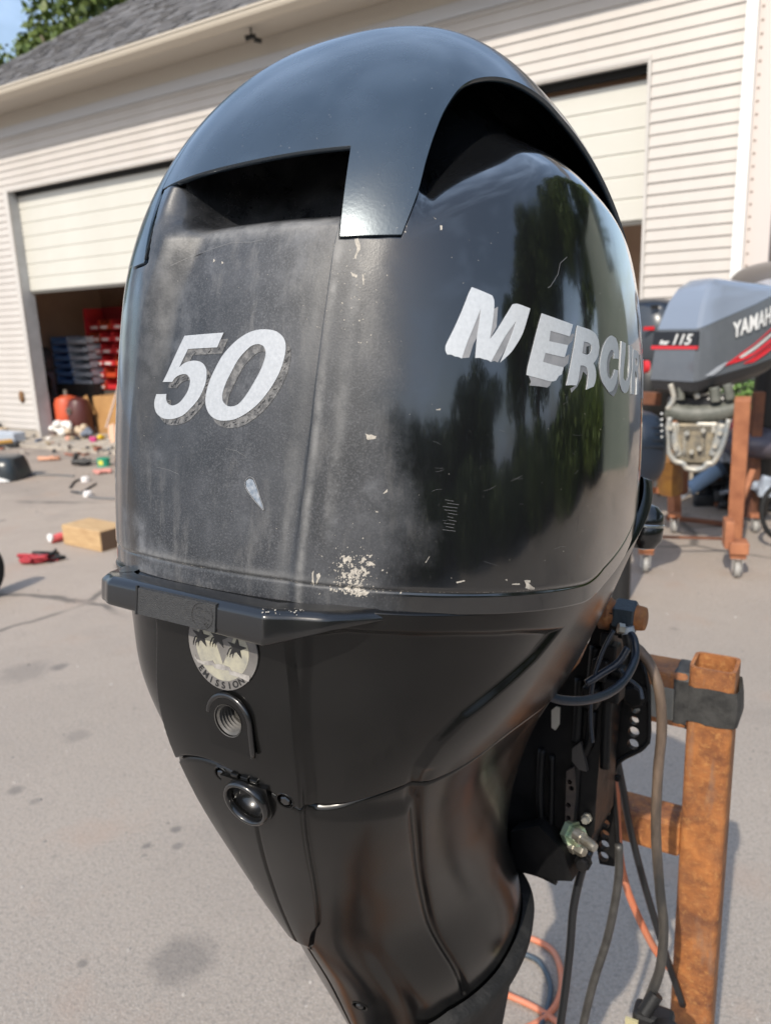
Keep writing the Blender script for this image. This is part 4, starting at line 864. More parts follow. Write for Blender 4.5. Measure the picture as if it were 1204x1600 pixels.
for k in range(70):        # larger scraped patches inside the crumbled area
    u = r3.gauss(.49, .030); z = r3.uniform(.004, .030)
    if seg_dist(np.array([u * K]), np.array([z]), big)[0] > -.0005: continue
    s0 = r3.uniform(.0010, .0030); th = r3.gauss(1.2, .5); L = []
    n_ = 14
    for q_ in range(n_):
        a = 2 * math.pi * q_ / n_; r_ = s0 * r3.uniform(.35, 1.15); x = r_ * math.cos(a); y = r_ * math.sin(a) * .42
        L.append((u + (x * math.cos(th) - y * math.sin(th)) / K, z + x * math.sin(th) + y * math.cos(th)))
    poly_uv_mesh(bm, [L], fan, .00002, .00008, .01)
for k in range(900):       # the crumbled patch by the seam
    u = r3.gauss(.487, .046); z = abs(r3.gauss(.0, .019)) + .0035
    d = seg_dist(np.array([u * K]), np.array([z]), big)[0]
    if d > 0 and r3.random() > .33: continue
    if z < .003: continue
    fleck(u, z, (.00012 + .0011 * r3.random() ** 3) * (1.0 if d < 0 else .7) * (1.3 if z < .008 else 1), r3.uniform(.3, .8), r3.gauss(1.2, .6))
for k in range(110): fleck(r3.uniform(-.5, 1.7), r3.uniform(.01, .25), r3.uniform(.00012, .0004), r3.uniform(.3, 1))
for k in range(90): fleck(r3.gauss(.44, .05), r3.uniform(.17, .235), r3.uniform(.00015, .0006), r3.uniform(.3, 1))
for k in range(36):      # rubbed lip along the seam
    fleck(r3.uniform(-.6, .62), .0098, r3.uniform(.0004, .0012), .2, r3.uniform(-.1, .1))
for k in range(60): fleck(r3.uniform(.62, 1.35), .0098, r3.uniform(.0002, .0006), .3, 0)
tag(bm_obj('paint_chip', bm, M_chip, cowl), kind='stuff')
# fine scratches
bm = bmesh.new()
def scratch(P_, w_=.00012):
    for a, b in zip(P_, P_[1:]):
        a = np.array(a, float); b = np.array(b, float); d = (b - a) * (K, 1); L_ = np.hypot(*d) + 1e-9; nx = np.array([-d[1], d[0]]) / L_ * w_ / (K, 1)
        poly_uv_mesh(bm, [[tuple(a - nx), tuple(b - nx), tuple(b + nx), tuple(a + nx)]], fan, .00002, .00006, .004)
scratch([(-.30, .2318), (-.25, .239), (-.19, .244), (-.12, .2465), (-.05, .249), (.04, .2475), (.09, .2485)], .00016)
scratch([(-.33, .080), (-.26, .079), (-.20, .0765)], .00010); scratch([(.01, .098), (.06, .0965), (.10, .0925)], .00010)
scratch([(1.195, .2395), (1.155, .234), (1.14, .226), (1.10, .2165), (1.088, .2155)], .00018)
for k in range(16):
    u = r3.uniform(.7, 1.3); z = r3.uniform(.03, .15); a = r3.uniform(-.5, .5); L_ = r3.uniform(.003, .012)
    scratch([(u, z), (u + L_ * .5 / K, z + L_ * a * .5 + r3.uniform(-.001, .001)), (u + L_ / K, z + L_ * a)], .00004)
for k in range(10): scratch([(.745 + r3.uniform(-.01, .01), .072 - .0022 * k), (.775 + r3.uniform(-.01, .012), .0712 - .0022 * k)], .00010)
tag(bm_obj('scratch', bm, mat('scratch_grey', (.14, .14, .14), .6), cowl), kind='stuff')
# the gouge on the aft panel: raised lip and pale floor
patch('gouge', [[(0.1144,.0779),(.1294,.0772),(.1423,.0729),(.1554,.0665),(.1682,.06),(.1735,.0574),(.1587,.0598),(.1438,.0627),(.1236,.0668),(.1054,.0715),(.1022,.0759)]], mat('gouge_blue', (.12, .15, .19), .35, col2=(.28, .30, .33), scale=300), cowl, fan, .0001, .0002, .003)
gz = [(.098, .0755), (.104, .071), (.124, .0662), (.144, .062), (.160, .0592), (.176, .0566), (.170, .061), (.157, .0672), (.144, .0738), (.131, .0782), (.113, .0788), (.098, .0755)]
tube('gouge_lip', [fan(np.array([a]), np.array([b]), .0003)[0] for a, b in gz], .00035, mat('gouge_edge', (.16, .16, .165), .5), cowl, seg=6, n=3, rough=.5)

# --- seam gasket and lower cowling
ugc = ugrid([(-math.pi, -1.2, 60), (-1.2, 1.5, 560), (1.5, 2.3, 60), (2.3, math.pi, 24)])
gz_ = seam_z(ugc)
rowsg = []
for dz, off in ((.002, -.008), (.002, -.0035), (-.006, -.0035), (-.006, -.008)):
    rowsg.append(cowl_base(ugc, gz_ + dz) + normals(cowl_base, ugc, gz_ + dz + .004) * off)
grid_obj('seam_gasket', np.stack(rowsg, 1), M_gasket, motor, closed_u=True, smooth=False)
t_ = np.linspace(0, 1, 190)
ztop = seam_z(ugc) - .0050; zsp = split_z(ugc)
Pz = ztop[:, None] + (zsp + .0012 - ztop)[:, None] * t_[None, :]
Uc = np.repeat(ugc[:, None], len(t_), 1)
Pc = chap(Uc, Pz)
inn = chap(ugc, ztop, -.010); inn[:, 2] += .0; lip = chap(ugc, ztop, -.0008)
bot = chap(ugc, zsp + .0002, -.0012); bot2 = chap(ugc, zsp + .0002, -.006)
Pc = np.concatenate([inn[:, None], lip[:, None], Pc[:, 1:], bot[:, None], bot2[:, None]], 1)[:, ::-1]
upper = grid_obj('upper_apron', Pc, MATS['apron_paint'], motor, closed_u=True)
t_ = np.linspace(0, 1, 260); zend = -.632
Pz = (zsp - .0008)[:, None] + (zend - zsp)[:, None] * t_[None, :]
Uc = np.repeat(ugc[:, None], len(t_), 1)
Pc2 = chap(Uc, Pz)
Pc2 = np.concatenate([chap(ugc, zsp, -.006)[:, None], chap(ugc, zsp - .0002, -.0016)[:, None], Pc2], 1)[:, ::-1]
lower = grid_obj('leg_cover', Pc2, MATS['apron_paint'], motor, closed_u=True)
def frame_on(u, z, off=0.0):
    u_ = np.array([u]); z_ = np.array([z]); p = chap_base(u_, z_)[0] + normals(chap_base, u_, z_)[0] * (float(chap_disp(u_, z_)[0]) + off)
    n = Vector(normals(chap_base, u_, z_)[0]); tx = Vector((chap_base(u_ + .01, z_) - chap_base(u_ - .01, z_))[0]).normalized(); ty = n.cross(tx).normalized(); tx = ty.cross(n)
    return Matrix(((tx.x, ty.x, n.x, p[0]), (tx.y, ty.y, n.y, p[1]), (tx.z, ty.z, n.z, p[2]), (0, 0, 0, 1)))
def punch(o, M, r):
    bm = bmesh.new(); bm.from_mesh(o.data); Mi = M.inverted(); kill = []
    for f in bm.faces:
        c = Mi @ f.calc_center_median()
        if abs(c.z) < .03 and c.x ** 2 + c.y ** 2 < r * r: kill.append(f)
    bmesh.ops.delete(bm, geom=kill, context='FACES'); bm.to_mesh(o.data); bm.free()

# latch bar across the stern of the seam
Lp = [(-.135, .020), (-.118, -.004), (-.108, -.012), (-.094, -.0175), (-.0885, -.0205), (-.0850, -.0222), (-.080, -.0228), (-.050, -.0240), (-.020, -.0254), (.010, -.0270), (.040, -.0286), (.060, -.0299), (.0655, -.0303), (.0668, -.0304), (.0690, -.0296), (.0730, -.0268), (.082, -.0200), (.092, -.0145), (.104, -.0090), (.114, -.0050), (.126, -.0005), (.142, .006), (.155, .015)]
Pl = np.array(spline([(a, b, 0) for a, b in Lp], 4))[:, :2]
us_ = np.linspace(-1.2, 1.2, 400); cs_ = chap_base(us_, np.full(400, -.010))
ys_ = np.interp(Pl[:, 0], cs_[:, 0], cs_[:, 1]); kb = np.maximum(sstep(.098, .128, Pl[:, 0]), sstep(-.098, -.125, Pl[:, 0]))
Pl[:, 1] = Pl[:, 1] * (1 - kb) + (ys_ + .0015 * kb) * kb
tn = np.gradient(Pl, axis=0); tn /= np.linalg.norm(tn, axis=1)[:, None]; nl = np.stack([tn[:, 1], -tn[:, 0]], 1)
zt_ = -.0030 - .0006 * np.exp(-((Pl[:, 0]) / .05) ** 2); hb = np.interp(Pl[:, 0], [-.2, -.093, .066, .072, .086, .104, .126, .155], [.016, .0205, .0232, .0225, .0180, .0115, .0065, .003])
rows = []
for off, zz in ((-.022, .0004), (-.0058, 0), (-.0046, -.0003), (-.0008, -.0036), (-.0001, -.0048), (0, -.0062)):
    rows.append(np.concatenate([Pl + nl * off, (zt_ + zz)[:, None]], 1))
for off, k in ((0, .35), (0, .7), (-.0003, .93)):
    rows.append(np.concatenate([Pl + nl * off, (zt_ - .0062 - (hb - .0062) * k)[:, None]], 1))
rows.append(np.concatenate([Pl + nl * -.0016, (zt_ - hb)[:, None]], 1)); rows.append(np.concatenate([Pl + nl * -.022, (zt_ - hb + .001)[:, None]], 1))
t = NT('bar_paint'); t.set('Base Color', (.0055, .0055, .006, 1)); t.set('Roughness', .30); t.set('Specular IOR Level', .5); t.set('Coat Weight', .55); t.set('Coat Roughness', .09); t.set('Coat IOR', 1.6); t.bump(t.noise(170, 3), .06, .001)
bar = grid_obj('latch_bar', np.stack(rows, 1), MATS['bar_paint'], motor, flip=False)
autosmooth(bar, 50)
def bar_pt(x, z, off):
    y = np.interp(x, Pl[:, 0], Pl[:, 1]); return Vector((x, y - off, z))
bm = bmesh.new(); gx = np.linspace(-.0500, .0265, 20)
T1 = [bm.verts.new(bar_pt(x, -.0062 - .006 * (x + .05) * .0, .0009)) for x in gx]; T2 = [bm.verts.new(bar_pt(x, -.0248, .0009)) for x in gx]
S1 = [bm.verts.new(bar_pt(x, -.0055, -.002)) for x in gx]; S2 = [bm.verts.new(bar_pt(x, -.0255, -.002)) for x in gx]
for i in range(19):
    bm.faces.new((T1[i], T1[i+1], T2[i+1], T2[i])); bm.faces.new((S1[i], S1[i+1], T1[i+1], T1[i])); bm.faces.new((T2[i], T2[i+1], S2[i+1], S2[i]))
bm.faces.new((S1[0], T1[0], T2[0], S2[0])); bm.faces.new((T1[-1], S1[-1], S2[-1], T2[-1]))
insert = bm_obj('latch_insert', bm, M_grain, bar)
box('latch_gap', bar_pt(-.0512, -.0150, .0002), (.0016, .0022, .0205), M_gasket, bar)
lc = (.0145, -.0155)
tube('emblem_ring', [bar_pt(lc[0] + .0098 * math.cos(a), lc[1] + .0088 * math.sin(a), .0010) for a in np.linspace(0, 2 * math.pi, 28)], .00032, M_grain, bar, seg=6, n=1)
for a, b in (((-.0055, .0052), (.0072, .0030)), ((-.0062, -.0006), (.0066, -.0022)), ((-.0055, .0040), (-.0048, .0052))):
    tube('emblem_stroke', [bar_pt(lc[0] + a[0], lc[1] + a[1], .0011), bar_pt(lc[0] + (a[0] + b[0]) / 2, lc[1] + (a[1] + b[1]) / 2, .0011), bar_pt(lc[0] + b[0], lc[1] + b[1], .0011)], .00028, M_grain, bar, seg=6, n=1)
tube('emblem_stroke', [bar_pt(lc[0] + x, lc[1] + z, .0011) for x, z in ((.002, -.0052), (.0042, -.0040), (.0060, -.0054), (.0040, -.0068), (.002, -.0052))], .00026, M_grain, bar, seg=6, n=1)
bm = bmesh.new()
for k in range(24):
    x = r3.gauss(.076, .010); 
    if x < .064 or x > .110: continue
    y = np.interp(x, Pl[:, 0], Pl[:, 1]); i = np.argmin(abs(Pl[:, 0] - x)); s = r3.uniform(.0002, .0008)
    kk = r3.random(); p = Vector((x, y, -.0030)) + Vector((nl[i][0], nl[i][1], 0)) * (-.0046 + .0040 * kk); p.z += .0004 - .0035 * kk
    vs = [bm.verts.new(p + Vector((s * math.cos(a) * r3.uniform(.5, 1.4), s * .6 * math.sin(a) - .0003, .0004 + s * .55 * math.sin(a)))) for a in np.linspace(0, 2 * math.pi, 7)[:-1]]
    bm.faces.new(vs)
tag(bm_obj('paint_chip', bm, M_chip, bar), kind='stuff')

# emission badge
KC = .185
def fch(u, z, off): return chap(u, z, off)
bc_, br_ = (.0387, -.0441), .0300
def cuv(r_, n=40): return [(bc_[0] + r_ * math.cos(2*math.pi*i/n) / KC, bc_[1] + r_ * math.sin(2*math.pi*i/n)) for i in range(n)]
badge = patch('emission_badge', [cuv(br_)], M_badge, motor, fch, .0002, .0012, .004, KC)
badge['label'] = 'round silver emission badge with stars half under the latch bar'
patch('badge_center', [cuv(.0232)], M_white, badge, fch, .0012, .0004, .004, KC)
tri = [(bc_[0] + x / KC, bc_[1] + y) for x, y in ((-.009, .016), (.012, .013), (.001, -.011))]
patch('badge_field', [tri], M_badge, badge, fch, .0014, .0003, .004, KC)
for u0, z0 in ((-.0549, -.0372), (.030, -.0352), (.1115, -.0402)):
    L = []
    for k in range(10):
        a = math.pi / 2 + math.pi * k / 5 - .12; r_ = .0082 if k % 2 == 0 else .0031
        L.append((u0 + r_ * math.cos(a) / KC, z0 + r_ * math.sin(a)))
    patch('star', [L], M_ink, badge, fch, .0016, .0004, .004, KC)
    for dx in (-.0022, -.0045, -.0068):
        sw = [(u0 + (dx + .0035) / KC, z0 - .0008), (u0 + (dx + .0010) / KC, z0 - .0022), (u0 + (dx - .0008) / KC, z0 - .0060), (u0 + (dx - .0016) / KC, z0 - .0085),
              (u0 + (dx - .0016) / KC, z0 - .0058), (u0 + (dx + .0002) / KC, z0 - .0018), (u0 + (dx + .0020) / KC, z0 - .0002)]
        patch('swoosh', [sw], M_ink, badge, fch, .0016, .0003, .004, KC)
rb = [(-0.0961,-0.0525),(-0.0884,-0.0551),(-0.0567,-0.0561),(-0.0067,-0.0535),(0.0032,-0.0557),(0.0378,-0.0547),(0.0749,-0.0554),(0.0849,-0.0576),(0.1372,-0.0582),(0.1687,-0.0583),(0.1722,-0.0599),(0.1666,-0.0627),(0.1247,-0.0612),(0.0783,-0.0609),(0.0732,-0.058),(0.0408,-0.0587),(0.0026,-0.0588),(-0.0041,-0.057),(-0.0467,-0.0583),(-0.0822,-0.0575),(-0.0988,-0.0545)]
patch('ribbon', [[(a, b - .0006) for a, b in rb]], mat('ribbon_grey', (.17, .16, .155), .45, col2=(.34, .32, .30), scale=120), badge, fch, .0016, .0004, .004, KC)
def badge_char(ch, ang, r_=.0266, size=.0068):
    def wp(p):
        a = ang + p.x / r_; q_ = r_ - p.y + .0022
        u = np.array([bc_[0] + q_ * math.cos(a) / KC]); z = np.array([bc_[1] + q_ * math.sin(a)])
        return Vector(chap(u, z, .0015 + p.z)[0])
    text_mesh('emblem_letter', ch, size, M_ink, None, badge, .0003, bold=.00012, align='CENTER', warp=wp)
for i, ch in enumerate('EMISSION'): badge_char(ch, R(222 + 12.6 * i))

# flush port
fp = frame_on(.0700, -.0950); punch(upper, fp, .0126)
outl = [(-.0185, -.0225)] + [(.0185 * math.cos(a), .0185 * math.sin(a)) for a in np.linspace(math.pi, 0, 22)] + [(.0185, -.0235)]
o = prism('flush_port', outl[::-1], .0040, fp @ Matrix.Translation((0, 0, -.0012)), MATS['apron_paint'], motor, holes=[circle(0, 0, .0118, 28)])
port = o
tube('port_rim', [fp @ Vector((.0190 * math.cos(a), .0190 * math.sin(a), .0018)) for a in np.linspace(math.pi * .95, 0, 14)] + [fp @ Vector((.0192, -.010, .0018)), fp @ Vector((.0194, -.0245, .0016))], .0020, MATS['bar_paint'], port, seg=8, n=3)
prof = [(.0126, .0032), (.0122, .0030)]
for k in range(5): prof += [(.0121, .0018 - k * .0030), (.0100, .0004 - k * .0030)]
prof += [(.0098, -.0150), (.0050, -.0155), (.0050, -.0095), (.0030, -.0090), (.0030, -.018), (0, -.018)]
M_thread = mat('thread_grey', (.045, .043, .040), .5, col2=(.085, .08, .074), scale=160)
lathe('threaded_socket', prof, fp, M_thread, port, seg=28, ang=15)
# drain fitting
dp = frame_on(.104, -.1605)
punch(lower, dp, .0160); punch(upper, dp, .0160)
pl = [(-.0215, .0185), (-.0215, 0)] + [(.0215 * math.cos(a), .0215 * math.sin(a)) for a in np.linspace(math.pi, 2 * math.pi, 22)][1:] + [(.0215, .0185)]
drain = prism('drain_fitting', pl, .0050, dp @ Matrix.Translation((0, 0, -.0020)), MATS['apron_paint'], motor, holes=[circle(0, 0, .0158, 28)])
prof = [(.0195, .0030), (.0196, .0062), (.0187, .0078), (.0172, .0080), (.0163, .0070), (.0160, .0030)] + [(.0160 * math.cos(a), .0030 - .0150 * math.sin(a)) for a in np.linspace(.1, math.pi / 2, 9)]
prof[-1] = (0, prof[-1][1])
lathe('drain_bowl', prof, dp, MATS['bar_paint'], drain, seg=36, ang=60)
bm = bmesh.new(); add_box(bm, (.004, -.004, -.0055), (.0022, .012, .008), Matrix.Rotation(.5, 3, 'Z'), .0006)
bm.transform(dp); bm_obj('drain_fin', bm, M_black, drain)
for x in (-.0075, .002, .0105):
    bm = bmesh.new(); add_box(bm, (x, .0215, .0005), (.0065, .0030, .0045), None, .0005); bm.transform(dp); bm_obj('hinge_tab', bm, MATS['apron_paint'], drain)
for (u, z, r_) in ((-.0639, -.1462, .0062), (.3256, -.1515, .0066), (.1544, -.4352, .0070)):
    m_ = frame_on(u, z); punch(lower, m_, r_ - .0004); punch(upper, m_, r_ - .0004)
    b_ = lathe('screw_recess', [(r_ + .0012, .0002), (r_ + .0006, .0008), (r_ - .0002, .0004), (r_ - .0006, -.0042), (0, -.0042)], m_, MATS['apron_paint'], motor, seg=20, ang=50)
    lathe('bolt', [(r_ * .62, -.0040), (r_ * .62, .0002), (r_ * .50, .0012), (0, .0012)], m_ @ Matrix.Rotation(.3, 4, 'Z'), MATS['bar_paint'], b_, seg=6, ang=20)

# collar under the leg cover on the forward side
uk = np.linspace(.62, math.pi * 2 - 1.35, 90); uw = np.where(uk > math.pi, uk - 2 * math.pi, uk); au = np.abs(uw)
zc = np.interp(au, [.6, .79, .91, 1.17, 1.46, 1.92, 2.1, 3.2], [-.478, -.470, -.462, -.459, -.455, -.438, -.432, -.425])
rows = []
for dz, off in ((.004, .0006), (.004, .012), (0, .0145), (-.018, .0150), (-.022, .012), (-.026, .006), (-.10, .004), (-.17, .0)):
    rows.append(chap_base(uw, np.maximum(zc + dz, -.62)) + normals(chap_base, uw, np.maximum(zc, -.50)) * off + np.array([0, 0, np.min([0, 0])]))
M_rub = mat('dusty_rubber', (.007, .007, .007), .8, col2=(.028, .027, .026), scale=50, bump=.5, bscale=260, lo=.5, hi=.8)
grid_obj('leg_collar', np.stack(rows, 1), M_rub, motor)
# the shaft housing and gearcase carry on below
prof_z = [-.50, -.56, -.70, -.86, -.90]
rows = []
for z_, L_, W_ in ((-.56, .20, .055), (-.64, .21, .050), (-.72, .21, .036), (-.86, .20, .030), (-.885, .20, .030)):
    a = np.linspace(0, 2 * math.pi, 40, endpoint=False)
    rows.append(np.stack([W_ * np.sin(a), .43 - L_ / 2 * np.cos(a), np.full(40, z_)], -1))
grid_obj('shaft_housing', np.stack(rows, 1)[:, ::-1], MATS['apron_paint'], motor, closed_u=True)
lathe('gearcase', [(0, -.22), (.03, -.18), (.045, -.08), (.045, .10), (.035, .17), (.02, .21), (0, .22)], Matrix.Translation((0, .38, -.93)) @ Matrix.Rotation(R(90), 4, 'X'), MATS['apron_paint'], motor)
prism('cavitation_plate', [(-.09, -.18), (.09, -.18), (.10, .0), (.04, .18), (-.04, .18), (-.10, .0)], .008, Matrix.Translation((0, .40, -.82)), MATS['apron_paint'], motor)
# rounded front of the lower cowling showing past the starboard side
kp = onplane(1007, 820, 0, .165)
FSC = .62
lathe('front_fairing', [(r_ * FSC, z_ * FSC) for r_, z_ in [(0, -.05), (.022, -.045), (.034, -.028), (.0355, -.005), (.0338, -.001), (.0338, .001), (.0355, .005), (.033, .022), (.022, .036), (.010, .041), (0, .042)]], Matrix.Translation(Vector(kp)), MATS['bar_paint'], motor, seg=40)
lathe('fairing_band', [(r_ * FSC, z_ * FSC) for r_, z_ in [(.0352, -.0032), (.0368, -.0018), (.0368, .0018), (.0352, .0032)]], Matrix.Translation(Vector(kp)), mat('bright_trim', (.6, .6, .6), .25, metal=.9), motor, seg=40)

# --- transom bracket assembly
def slab(name, pts, x0, x1, m, parent, holes=()):
    A = [onplane(x, y, 0, x1)[1:] for x, y in pts]; H = []
    for cx_, cy_, rp in holes:
        c = onplane(cx_, cy_, 0, x1)[1:]; e = onplane(cx_, cy_ + rp, 0, x1)[1:]; rr_ = abs(e[1] - c[1]) * .95
        H.append(circle(c[0], c[1], rr_, 14))
    Mx = Matrix(((0, 0, 1, x0), (1, 0, 0, 0), (0, 1, 0, 0), (0, 0, 0, 1)))
    return prism(name, [tuple(a) for a in A], x1 - x0, Mx, m, parent, holes=H)
def slab_f(name, pts, y0, th, m, parent, holes=()):
    """plate square to the fore-and-aft line, its aft face at local y = y0"""
    A = [onplane(x, y, 1, y0)[[0, 2]] for x, y in pts]; H = []
    for cx_, cy_, rp in holes:
        c = onplane(cx_, cy_, 1, y0)[[0, 2]]; e = onplane(cx_, cy_ + rp, 1, y0)[[0, 2]]; rr_ = np.hypot(*(e - c)) * .98
        H.append(circle(c[0], c[1], rr_, 14))
    Mx = Matrix(((1, 0, 0, 0), (0, 0, 1, y0), (0, 1, 0, 0), (0, 0, 0, 1)))
    return prism(name, [tuple(a) for a in A], th, Mx, m, parent, holes=H)
cb = slab_f('clamp_bracket', [(950, 985), (978, 988), (1003, 1035), (1013, 1078), (1014, 1150), (1010, 1162), (1000, 1173), (978, 1183), (966, 1192), (959, 1206), (957, 1225), (963, 1290), (965, 1350), (958, 1354), (936, 1350), (925, 1290), (925, 1200), (925, 1100), (935, 1030)], .60, .012, M_bracket, motor,
     holes=[(992, 1108, 7), (990, 1126, 7), (989, 1144, 8.5), (988, 1163, 8.5), (946, 1268, 7), (945, 1287, 7), (944, 1304, 7), (943, 1321, 8), (942, 1339, 8)])
tube('bracket_lip', [onplane(x, y, 1, .598) for x, y in [(1003, 1035), (1012, 1078), (1013, 1150), (1009, 1162), (999, 1172), (978, 1182), (966, 1191), (958, 1206), (956, 1225), (962, 1290), (964, 1350)]], .003, M_bracket, cb, seg=6, n=2)
sb = slab_f('swivel_bracket', [(820, 1120), (870, 1075), (905, 1035), (938, 958), (957, 980), (955, 1040), (940, 1140), (932, 1230), (928, 1300), (910, 1335), (893, 1377), (868, 1376), (800, 1356), (760, 1330), (770, 1220)], .50, .085, M_bracket, motor)
for pts, r_ in (([(846, 1170), (843, 1230), (845, 1280), (852, 1325)], .005), ([(862, 1180), (861, 1240), (860, 1300)], .004), ([(905, 1060), (903, 1120), (900, 1160)], .006), ([(925, 1110), (920, 1160), (902, 1195), (897, 1250), (892, 1320)], .006), ([(957, 1010), (948, 1100), (944, 1200)], .006), ([(930, 1010), (925, 1060), (922, 1110)], .007), ([(800, 1352), (840, 1362), (870, 1376)], .006)):
    tube('casting_rib', [onplane(x, y, 1, .497) for x, y in pts], r_, M_bracket, sb, seg=8)
slab_f('slotted_strip', [(884, 1205), (897, 1198), (899, 1240), (894, 1292), (882, 1290)], .490, .006, mat('dusty_strip', (.06, .045, .036), .6, col2=(.025, .02, .02), scale=80), sb, holes=[(889, 1222, 4), (892, 1232, 4), (887, 1258, 4), (887, 1278, 4)])
slab_f('slot_patch', [(868, 1104), (874, 1106), (873, 1132), (867, 1141), (861, 1137), (861, 1110)], .495, .003, mat('slot_pale', (.42, .38, .32), .5), sb)  # pale patch stands in for a slot with bright ground behind
slab_f('worn_boss', [(893, 1170), (906, 1160), (912, 1185), (916, 1206), (904, 1203), (893, 1190)], .488, .008, mat('boss_grey', (.05, .045, .042), .45), sb)
def hexbolt(x, y, y0, r_, ln, m_, seg=6, dirv=(0, -1, 0)):
    p = Vector(onplane(x, y, 1, y0)); q_ = Vector(dirv).to_track_quat('Z', 'Y').to_matrix().to_4x4()
    lathe('bolt', [(0, ln), (r_ * .8, ln), (r_, ln * .85), (r_, ln * .35), (r_ * 1.25, ln * .35), (r_ * 1.25, 0), (0, 0)], Matrix.Translation(p) @ q_, m_, sb, seg=seg, ang=25)
hexbolt(992, 1086, .598, .014, .012, M_bracket, 8); hexbolt(888, 1298, .492, .012, .022, M_brass, 6, (.9, -.45, 0)); hexbolt(899, 1303, .480, .0062, .030, M_steel, 14, (.9, -.45, -.1))
hexbolt(893, 1320, .490, .007, .02, M_steel, 6, (.9, -.45, 0)); hexbolt(917, 1277, .495, .005, .012, M_steel, 6); hexbolt(912, 1345, .495, .008, .014, M_bracket, 8)
hexbolt(965, 1215, .598, .004, .006, M_bracket, 8)
slab_f('trim_ram', [(797, 1300), (840, 1290), (880, 1330), (893, 1377), (868, 1376), (800, 1356)], .470, .03, M_bracket, motor)
# tilt tube with nut, steering cable end
ta = Vector(onplane(950, 955, 0, .105)); tb = Vector(onplane(992, 960, 0, .190))
dirx = Vector((1, 0, 0)); c0 = Vector(onplane(966, 961, 0, .16))
tt_ = lathe('tilt_tube', [(0, -.06), (.014, -.06), (.014, -.022), (.019, -.020), (.019, -.010), (.017, -.008), (.014, .026), (.013, .030), (.010, .031), (0, .031)], Matrix.Translation(c0) @ Matrix.Rotation(R(90), 4, 'Y'), M_rust, motor, seg=20, ang=30)
lathe('tube_nut', [(0, -.004), (.018, -.004), (.0195, -.002), (.0195, .018), (.018, .020), (0, .020)], Matrix.Translation(c0) @ Matrix.Rotation(R(90), 4, 'Y'), mat('nut_slate', (.030, .042, .052), .38, bump=.3, scale=60), tt_, seg=6, ang=25)
M_cable = mat('cable_jacket', (.012, .018, .030), .33, bump=.15, scale=60)
cab = tube('steering_cable', [at(978, 985, .88), at(990, 1000, .87), at(991, 1030, .86), at(975, 1062, .83), at(950, 1083, .80), at(915, 1094, .77), at(878, 1094, .75), at(850, 1085, .74)], .0046, M_cable, None, seg=12)
for v in cab.data.vertices: v.co = Vector(mloc(np.array(v.co)))
cab.parent = motor
c1 = Vector(mloc(at(979, 979, .88))); c2 = Vector(mloc(at(982, 996, .88)))
cyl('cable_ferrule', c1, c2, .0075, mat('pale_ferrule', (.42, .46, .50), .35, metal=.3), motor)
cyl('cable_boot', Vector(mloc(at(981, 992, .88))), Vector(mloc(at(985, 1018, .875))), .0080, M_black, motor, r1=.0062)
for pts, r_ in (([(958, 985), (940, 1020), (925, 1070), (922, 1120), (925, 1160)], .0022), ([(968, 1045), (978, 1058), (998, 1075), (1003, 1092)], .0022), ([(980, 1012), (965, 1035), (940, 1052), (915, 1068)], .004)):
    o = tube('harness_wire', [mloc(at(x, y, .84)) for x, y in pts], r_, M_cable, motor, seg=8)
bm = bmesh.new()
for (x, y, s) in ((962, 978, .012), (948, 1000, .012), (955, 1020, .016), (940, 1045, .018), (965, 1055, .014), (958, 1075, .02), (972, 990, .008), (925, 1085, .018), (953, 960, .010)):
    add_box(bm, mloc(at(x, y, .90)), (s, s * 1.6, s * 1.4), Matrix.Rotation(rng.uniform(-.4, .4), 3, 'X'), s * .15)
bm_obj('tilt_bracket', bm, M_bracket, motor)
cyl('bolt', Vector(mloc(at(965, 981, .87))), Vector(mloc(at(974, 983, .87))), .006, M_steel, motor, seg=6)

# ================================================================== stand of the near motor, hoses and cords
TS = MS.copy(); TF = np.array([math.sin(AZ), math.cos(AZ), 0.])          # across / forward on the level
pc = at(1117, 1035, 1.13); PX, PY, PZ = pc
st = empty('steel_stand', (PX, PY, 0), -AZ)
tag(st, 'rusty square-tube engine stand with an open-topped post wrapped in black tape', 'engine stand')
def sq_tube(name, L, w_, th, m, parent, M, rad=.008):
    def rr(h, r_):
        o = []
        for cx_, cy_, a0 in ((h - r_, h - r_, 0), (-h + r_, h - r_, 90), (-h + r_, -h + r_, 180), (h - r_, -h + r_, 270)):
            for k in range(5): a = R(a0 + k * 22.5); o.append((cx_ + r_ * math.cos(a), cy_ + r_ * math.sin(a)))
        return o
    out, inn_ = rr(w_ / 2, rad), rr(w_ / 2 - th, max(.002, rad - th * .6)); n = len(out); bm = bmesh.new()
    A = [bm.verts.new(M @ Vector((*p, 0))) for p in out]; B = [bm.verts.new(M @ Vector((*p, L))) for p in out]
    C_ = [bm.verts.new(M @ Vector((*p, 0))) for p in inn_]; D = [bm.verts.new(M @ Vector((*p, L))) for p in inn_]
    for i in range(n):
        j = (i + 1) % n
        bm.faces.new((A[i], A[j], B[j], B[i])); bm.faces.new((C_[j], C_[i], D[i], D[j])); bm.faces.new((B[i], B[j], D[j], D[i])); bm.faces.new((A[j], A[i], C_[i], C_[j]))
    return autosmooth(bm_obj(name, bm, m, parent), 40)
TW = .062
sq_tube('post', PZ - .06, TW, .005, M_rust, st, Matrix.Translation((0, 0, .06)), .010)
Rm = Matrix.Rotation(R(-90), 4, 'Y')
z1 = atY(1045, 1085, PY + .02)[2]; z2 = atY(1030, 1298, PY + .02)[2]
def xbar(z_, h, dep, name='crossbar'):
    o = box(name, (-.38, .0, z_), (.70, dep, h), M_rust, st, bevel=.006); return o
xbar(z1, .085, .060); xbar(z2, .058, .056)
